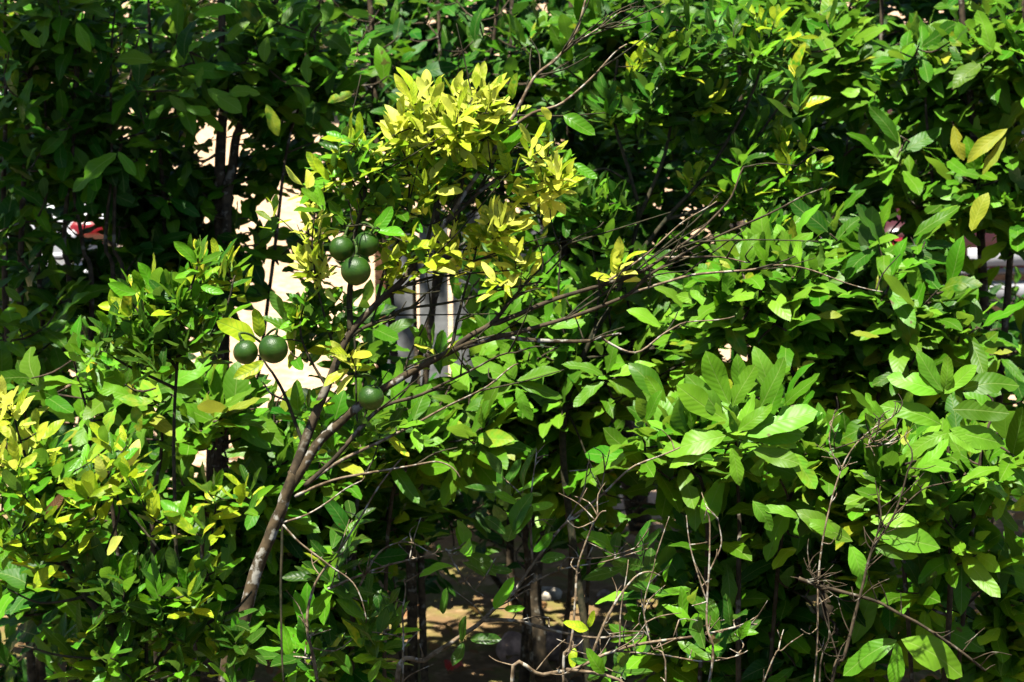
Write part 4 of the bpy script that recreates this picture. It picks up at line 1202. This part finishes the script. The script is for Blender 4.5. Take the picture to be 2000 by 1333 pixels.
bare('bare brown branching shrub spreading low in front of the drooping leaves', 5.1, 1150, [
    ([(1000, 1335), (1060, 1317), (1130, 1303), (1200, 1272), (1300, 1247), (1400, 1232), (1475, 1212)], 11, 4), ([(1105, 1308), (1180, 1318), (1232, 1340)], 8, 6), ([(1100, 1333), (1112, 1270), (1122, 1190), (1132, 1100), (1160, 1030), (1176, 995)], 8, 3),
    ([(1150, 1295), (1190, 1200), (1240, 1130), (1285, 1118)], 7, 3), ([(1210, 1270), (1212, 1190), (1230, 1100)], 4, 2), ([(1385, 1333), (1380, 1220), (1384, 1100), (1392, 990)], 8, 3), ([(1383, 1180), (1350, 1080), (1345, 1010)], 4, 2), ([(1384, 1120), (1410, 1060), (1405, 1010)], 4, 2),
    ([(1200, 1272), (1290, 1280), (1380, 1290), (1460, 1275)], 5, 2), ([(1300, 1333), (1270, 1260), (1262, 1180), (1280, 1090)], 5, 2), ([(1490, 1333), (1530, 1270), (1560, 1240)], 5, 2)], 50,
    [(1150, 1230, 1105, 1215, 'cit_lime'), (1150, 1225, 1158, 1195, 'cit_lime'), (1445, 1250, 1462, 1215, 'cit_green'), (1180, 1318, 1150, 1270, 'cit_green')],
    blobs=[(1200, 1290, 60, 30, 2), (1330, 1180, 60, 60, 3), (1440, 1240, 40, 40, 2)])
bare('upright red brown twiggy shrub among the drooping leaves', 5.6, 1640, [
    ([(1625, 1333), (1650, 1280), (1678, 1170), (1700, 1082), (1748, 1005), (1770, 925), (1782, 885)], 10, 3), ([(1700, 1082), (1718, 1020), (1712, 960)], 5, 2), ([(1560, 1130), (1600, 1145), (1700, 1172), (1760, 1200), (1840, 1245), (1925, 1312)], 9, 5),
    ([(1600, 1333), (1620, 1240), (1600, 1150), (1570, 1090)], 5, 2), ([(1640, 1300), (1610, 1200), (1590, 1120)], 4, 2), ([(1748, 1005), (1800, 960), (1850, 940)], 4, 2), ([(1620, 880), (1700, 850), (1760, 800)], 3, 2)], 60, mat='bark')
bare('slender bare twigs standing over the pale leaf whorl', 5.7, 1580, [
    ([(1590, 1333), (1600, 1100), (1640, 920), (1690, 850), (1735, 815)], 6, 2), ([(1640, 920), (1620, 860), (1632, 800)], 3, 2), ([(1690, 850), (1720, 870), (1760, 850)], 3, 2)], 24)
# ------------------------------------------------------------------ crown overhead that shades the upper left hedge
def tree(name, label, base, h, crowns, nleaf, L, mats, r0, kind='broad', group=None, cat='tree'):
    """trunk with limbs and a crown of leaf clumps: crowns = (centre offset, radii)"""
    base = np.asarray(base, float)
    root = empty(name, base, label, cat, group)
    m = Mesh()
    top = base + np.array((rng.normal(0, .1), rng.normal(0, .1), h * .8))
    pts = [base + np.array((0, 0, -.1)), base * .6 + top * .4 + rng.normal(0, .04 * h, 3) * np.array((1, 1, 0)), top]
    p_, r_ = catmull(pts, [r0, r0 * .75, r0 * .3], 6)
    m.add(*tube(p_, r_, 10, .1))
    m.build('trunk', M['bark'], root)
    lm = Mesh()
    V, U, F, I, off = [], [], [], [], 0
    names, w = zip(*mats); w = np.array(w, float); w /= w.sum()
    for (c, rad, n) in crowns:
        c = base + np.array(c); rad = np.array(rad)
        j = int(np.argmin(np.linalg.norm(p_ - c + np.array((0, 0, .5 * rad[2])), axis=1)))
        q, rr = catmull([p_[j], (p_[j] + c) / 2 + np.array((0, 0, -.08 * h * .2)), c], [r_[j] * .6, r_[j] * .4, r_[j] * .15], 4)
        lm.add(*tube(q, rr, 6))
        nclump = max(1, n // 7)
        for _ in range(nclump):
            e = unit(rng.normal(0, 1, 3)) * rng.random() ** .35
            cc = c + e * rad
            g_ = cc - np.array(SUN_DIR) * (cc[2] / SUN_DIR.z)
            pc = G(1030, 1240)
            if ((g_[0] - pc[0]) / .5) ** 2 + ((g_[1] - pc[1]) / .65) ** 2 < 1:
                continue
            k0 = c + e * rad * .3
            lm.add(*tube([k0, cc], [r0 * .12, r0 * .04], 4))
            for _ in range(7):
                d = unit(rng.normal(0, 1, 3) + e * .8); d[2] -= .25
                ax = unit(d)
                nm = np.array((0, -.1, 1)) + rng.normal(0, .35, 3); nm = unit(nm - ax * (nm @ ax))
                ll = L * rng.uniform(.7, 1.2)
                v, u, f = VAR[kind][rng.integers(9)]
                R = np.stack([np.cross(ax, nm), ax, nm], 1) * ll
                V.append(v @ R.T + cc + rng.normal(0, L * .35, 3)); U.append(u)
                F += [tuple(i + off for i in q_) for q_ in f]; off += len(v)
                I += [int(rng.choice(len(names), p=w))] * len(f)
    lm.build('branch', M['bark'], root)
    me = mesh_from('crown', np.concatenate(V), F, np.concatenate(U), [M[k] for k in names], midx=I)
    o = link('crown', me, root)
    o['kind'] = 'stuff'
    return root


DK = [('broad_shaded', 4), ('broad', 4)]
tree('shade_tree', 'tall tree whose leafy crown overhangs and shades the left of the hedge', (-2.55, 7.4, 0), 4.2,
     [((.2, -.4, 4.3), (1.2, .9, .7), 1000), ((1.3, -.5, 4.5), (1.0, .8, .6), 520), ((.9, .5, 4.7), (1.1, .9, .6), 500), ((2.3, -.2, 4.7), (.7, .8, .5), 300)], 0, .17, DK, .07)

tree('shade_tree', 'tall tree whose crown shades the back of the hedge behind the stones', (.62, 10.9, 0), 4.4,
     [((-1.0, -.9, 4.5), (1.3, 1.0, .6), 700), ((.4, -1.2, 4.6), (1.2, 1.0, .6), 700), ((0, .1, 5.0), (1.4, 1.0, .6), 500)], 0, .17, DK, .06)
tree('shade_tree', 'tall tree whose crown shades the back of the hedge by the maroon car', (2.75, 10.3, 0), 4.4,
     [((-.5, -.9, 4.5), (1.2, 1.0, .6), 700), ((-1.2, -.2, 4.8), (1.1, 1.0, .6), 500), ((.3, .2, 4.9), (1.3, 1.0, .6), 500)], 0, .17, DK, .06)

FAR = 'trees standing far beyond the cars'
for i, (x, y, h, r) in enumerate([(-8.5, 27, 7.5, 2.6), (-4.6, 30, 8.5, 2.8), (-1.2, 27.5, 7, 2.3), (1.8, 31, 9, 2.8), (4.6, 28, 7.5, 2.5), (8.2, 30, 8.5, 2.8), (11.5, 27, 7.5, 2.5), (-12.5, 30, 8, 2.8)]):
    cr = []
    for k in range(9):
        a = k * 2.4
        cr.append(((r * .55 * math.cos(a), r * .55 * math.sin(a), h * (.22 + .085 * k)), (r * .6, r * .6, h * .15), 260))
    lab = ['rounded dark tree far beyond the white car', 'broad tall tree far behind the dark forked trunk', 'smaller dense tree far behind the yellow tipped citrus crown', 'tallest far tree behind the mossy trunked shrub',
           'dense far tree behind the second citrus crown', 'broad far tree behind the maroon car', 'far tree beyond the narrow picket fence end', 'far tree standing well past the white car'][i]
    tree('far_tree', lab, (x, y, 0), h, cr, 0, .42, DK, .16, group=FAR)

# ================================================================== leaves: the most visible of each plant singly, the rest joined
for p in PLANTS:
    p.finish()
NL = len(LEAVES)
S = np.array([(u, v, 0) for v in (.08, .2, .32, .44, .56, .68, .8, .92) for u in (-.15, -.05, .05, .15)] )
mats4 = np.stack([l[4] for l in LEAVES])
pts = np.einsum('nij,kj->nki', mats4[:, :3, :3], S) + mats4[:, None, :3, 3]
q = pts - CC
dep = q @ CF
sx = ((1000 + FPX * (q @ CR) / dep) / 5).astype(int)
sy = ((666.5 - FPX * (q @ CU) / dep) / 5).astype(int)
ok = (sx >= 0) & (sx < 400) & (sy >= 0) & (sy < 267) & (dep > .5)
buf = np.full((267, 400), 1e9)
np.minimum.at(buf, (sy[ok], sx[ok]), dep[ok])
vis = np.zeros(pts.shape[:2])
vis[ok] = (dep[ok] < buf[sy[ok], sx[ok]] + .012)
score = vis.sum(1) * np.array([l[5] for l in LEAVES]) ** 2 / dep.mean(1) ** 2
pid = np.array([l[0] for l in LEAVES])
LIMIT = 300
for p in PLANTS:
    idx = np.where(pid == p.i)[0]
    if not len(idx):
        continue
    order = idx[np.argsort(-score[idx])]
    single = [j for j in order[:LIMIT] if score[j] > 0 or len(order) <= LIMIT]
    sset = set(single)
    rest = [j for j in order if j not in sset]
    off = Matrix.Translation(-Vector(p.base))
    for j in single:
        _, kind, var, mat, m, L = LEAVES[j]
        o = bpy.data.objects.new('leaf', blade_mesh(kind, var, mat))
        COL.objects.link(o)
        o.parent = p.root
        o.matrix_basis = off @ Matrix(m.tolist())
    if rest:
        V, U, F, I, o_ = [], [], [], [], 0
        names = sorted({LEAVES[j][3] for j in rest})
        for j in rest:
            _, kind, var, mat, m, L = LEAVES[j]
            v, u, f = VAR[kind][var]
            V.append(v @ m[:3, :3].T + m[:3, 3]); U.append(u)
            F += [tuple(i + o_ for i in q_) for q_ in f]; o_ += len(v)
            I += [names.index(mat)] * len(f)
        me = mesh_from('foliage', np.concatenate(V), F, np.concatenate(U), [M[k] for k in names], midx=I)
        o = link('foliage', me, p.root)
        o['kind'] = 'stuff'
print('leaves', NL, 'plants', len(PLANTS))
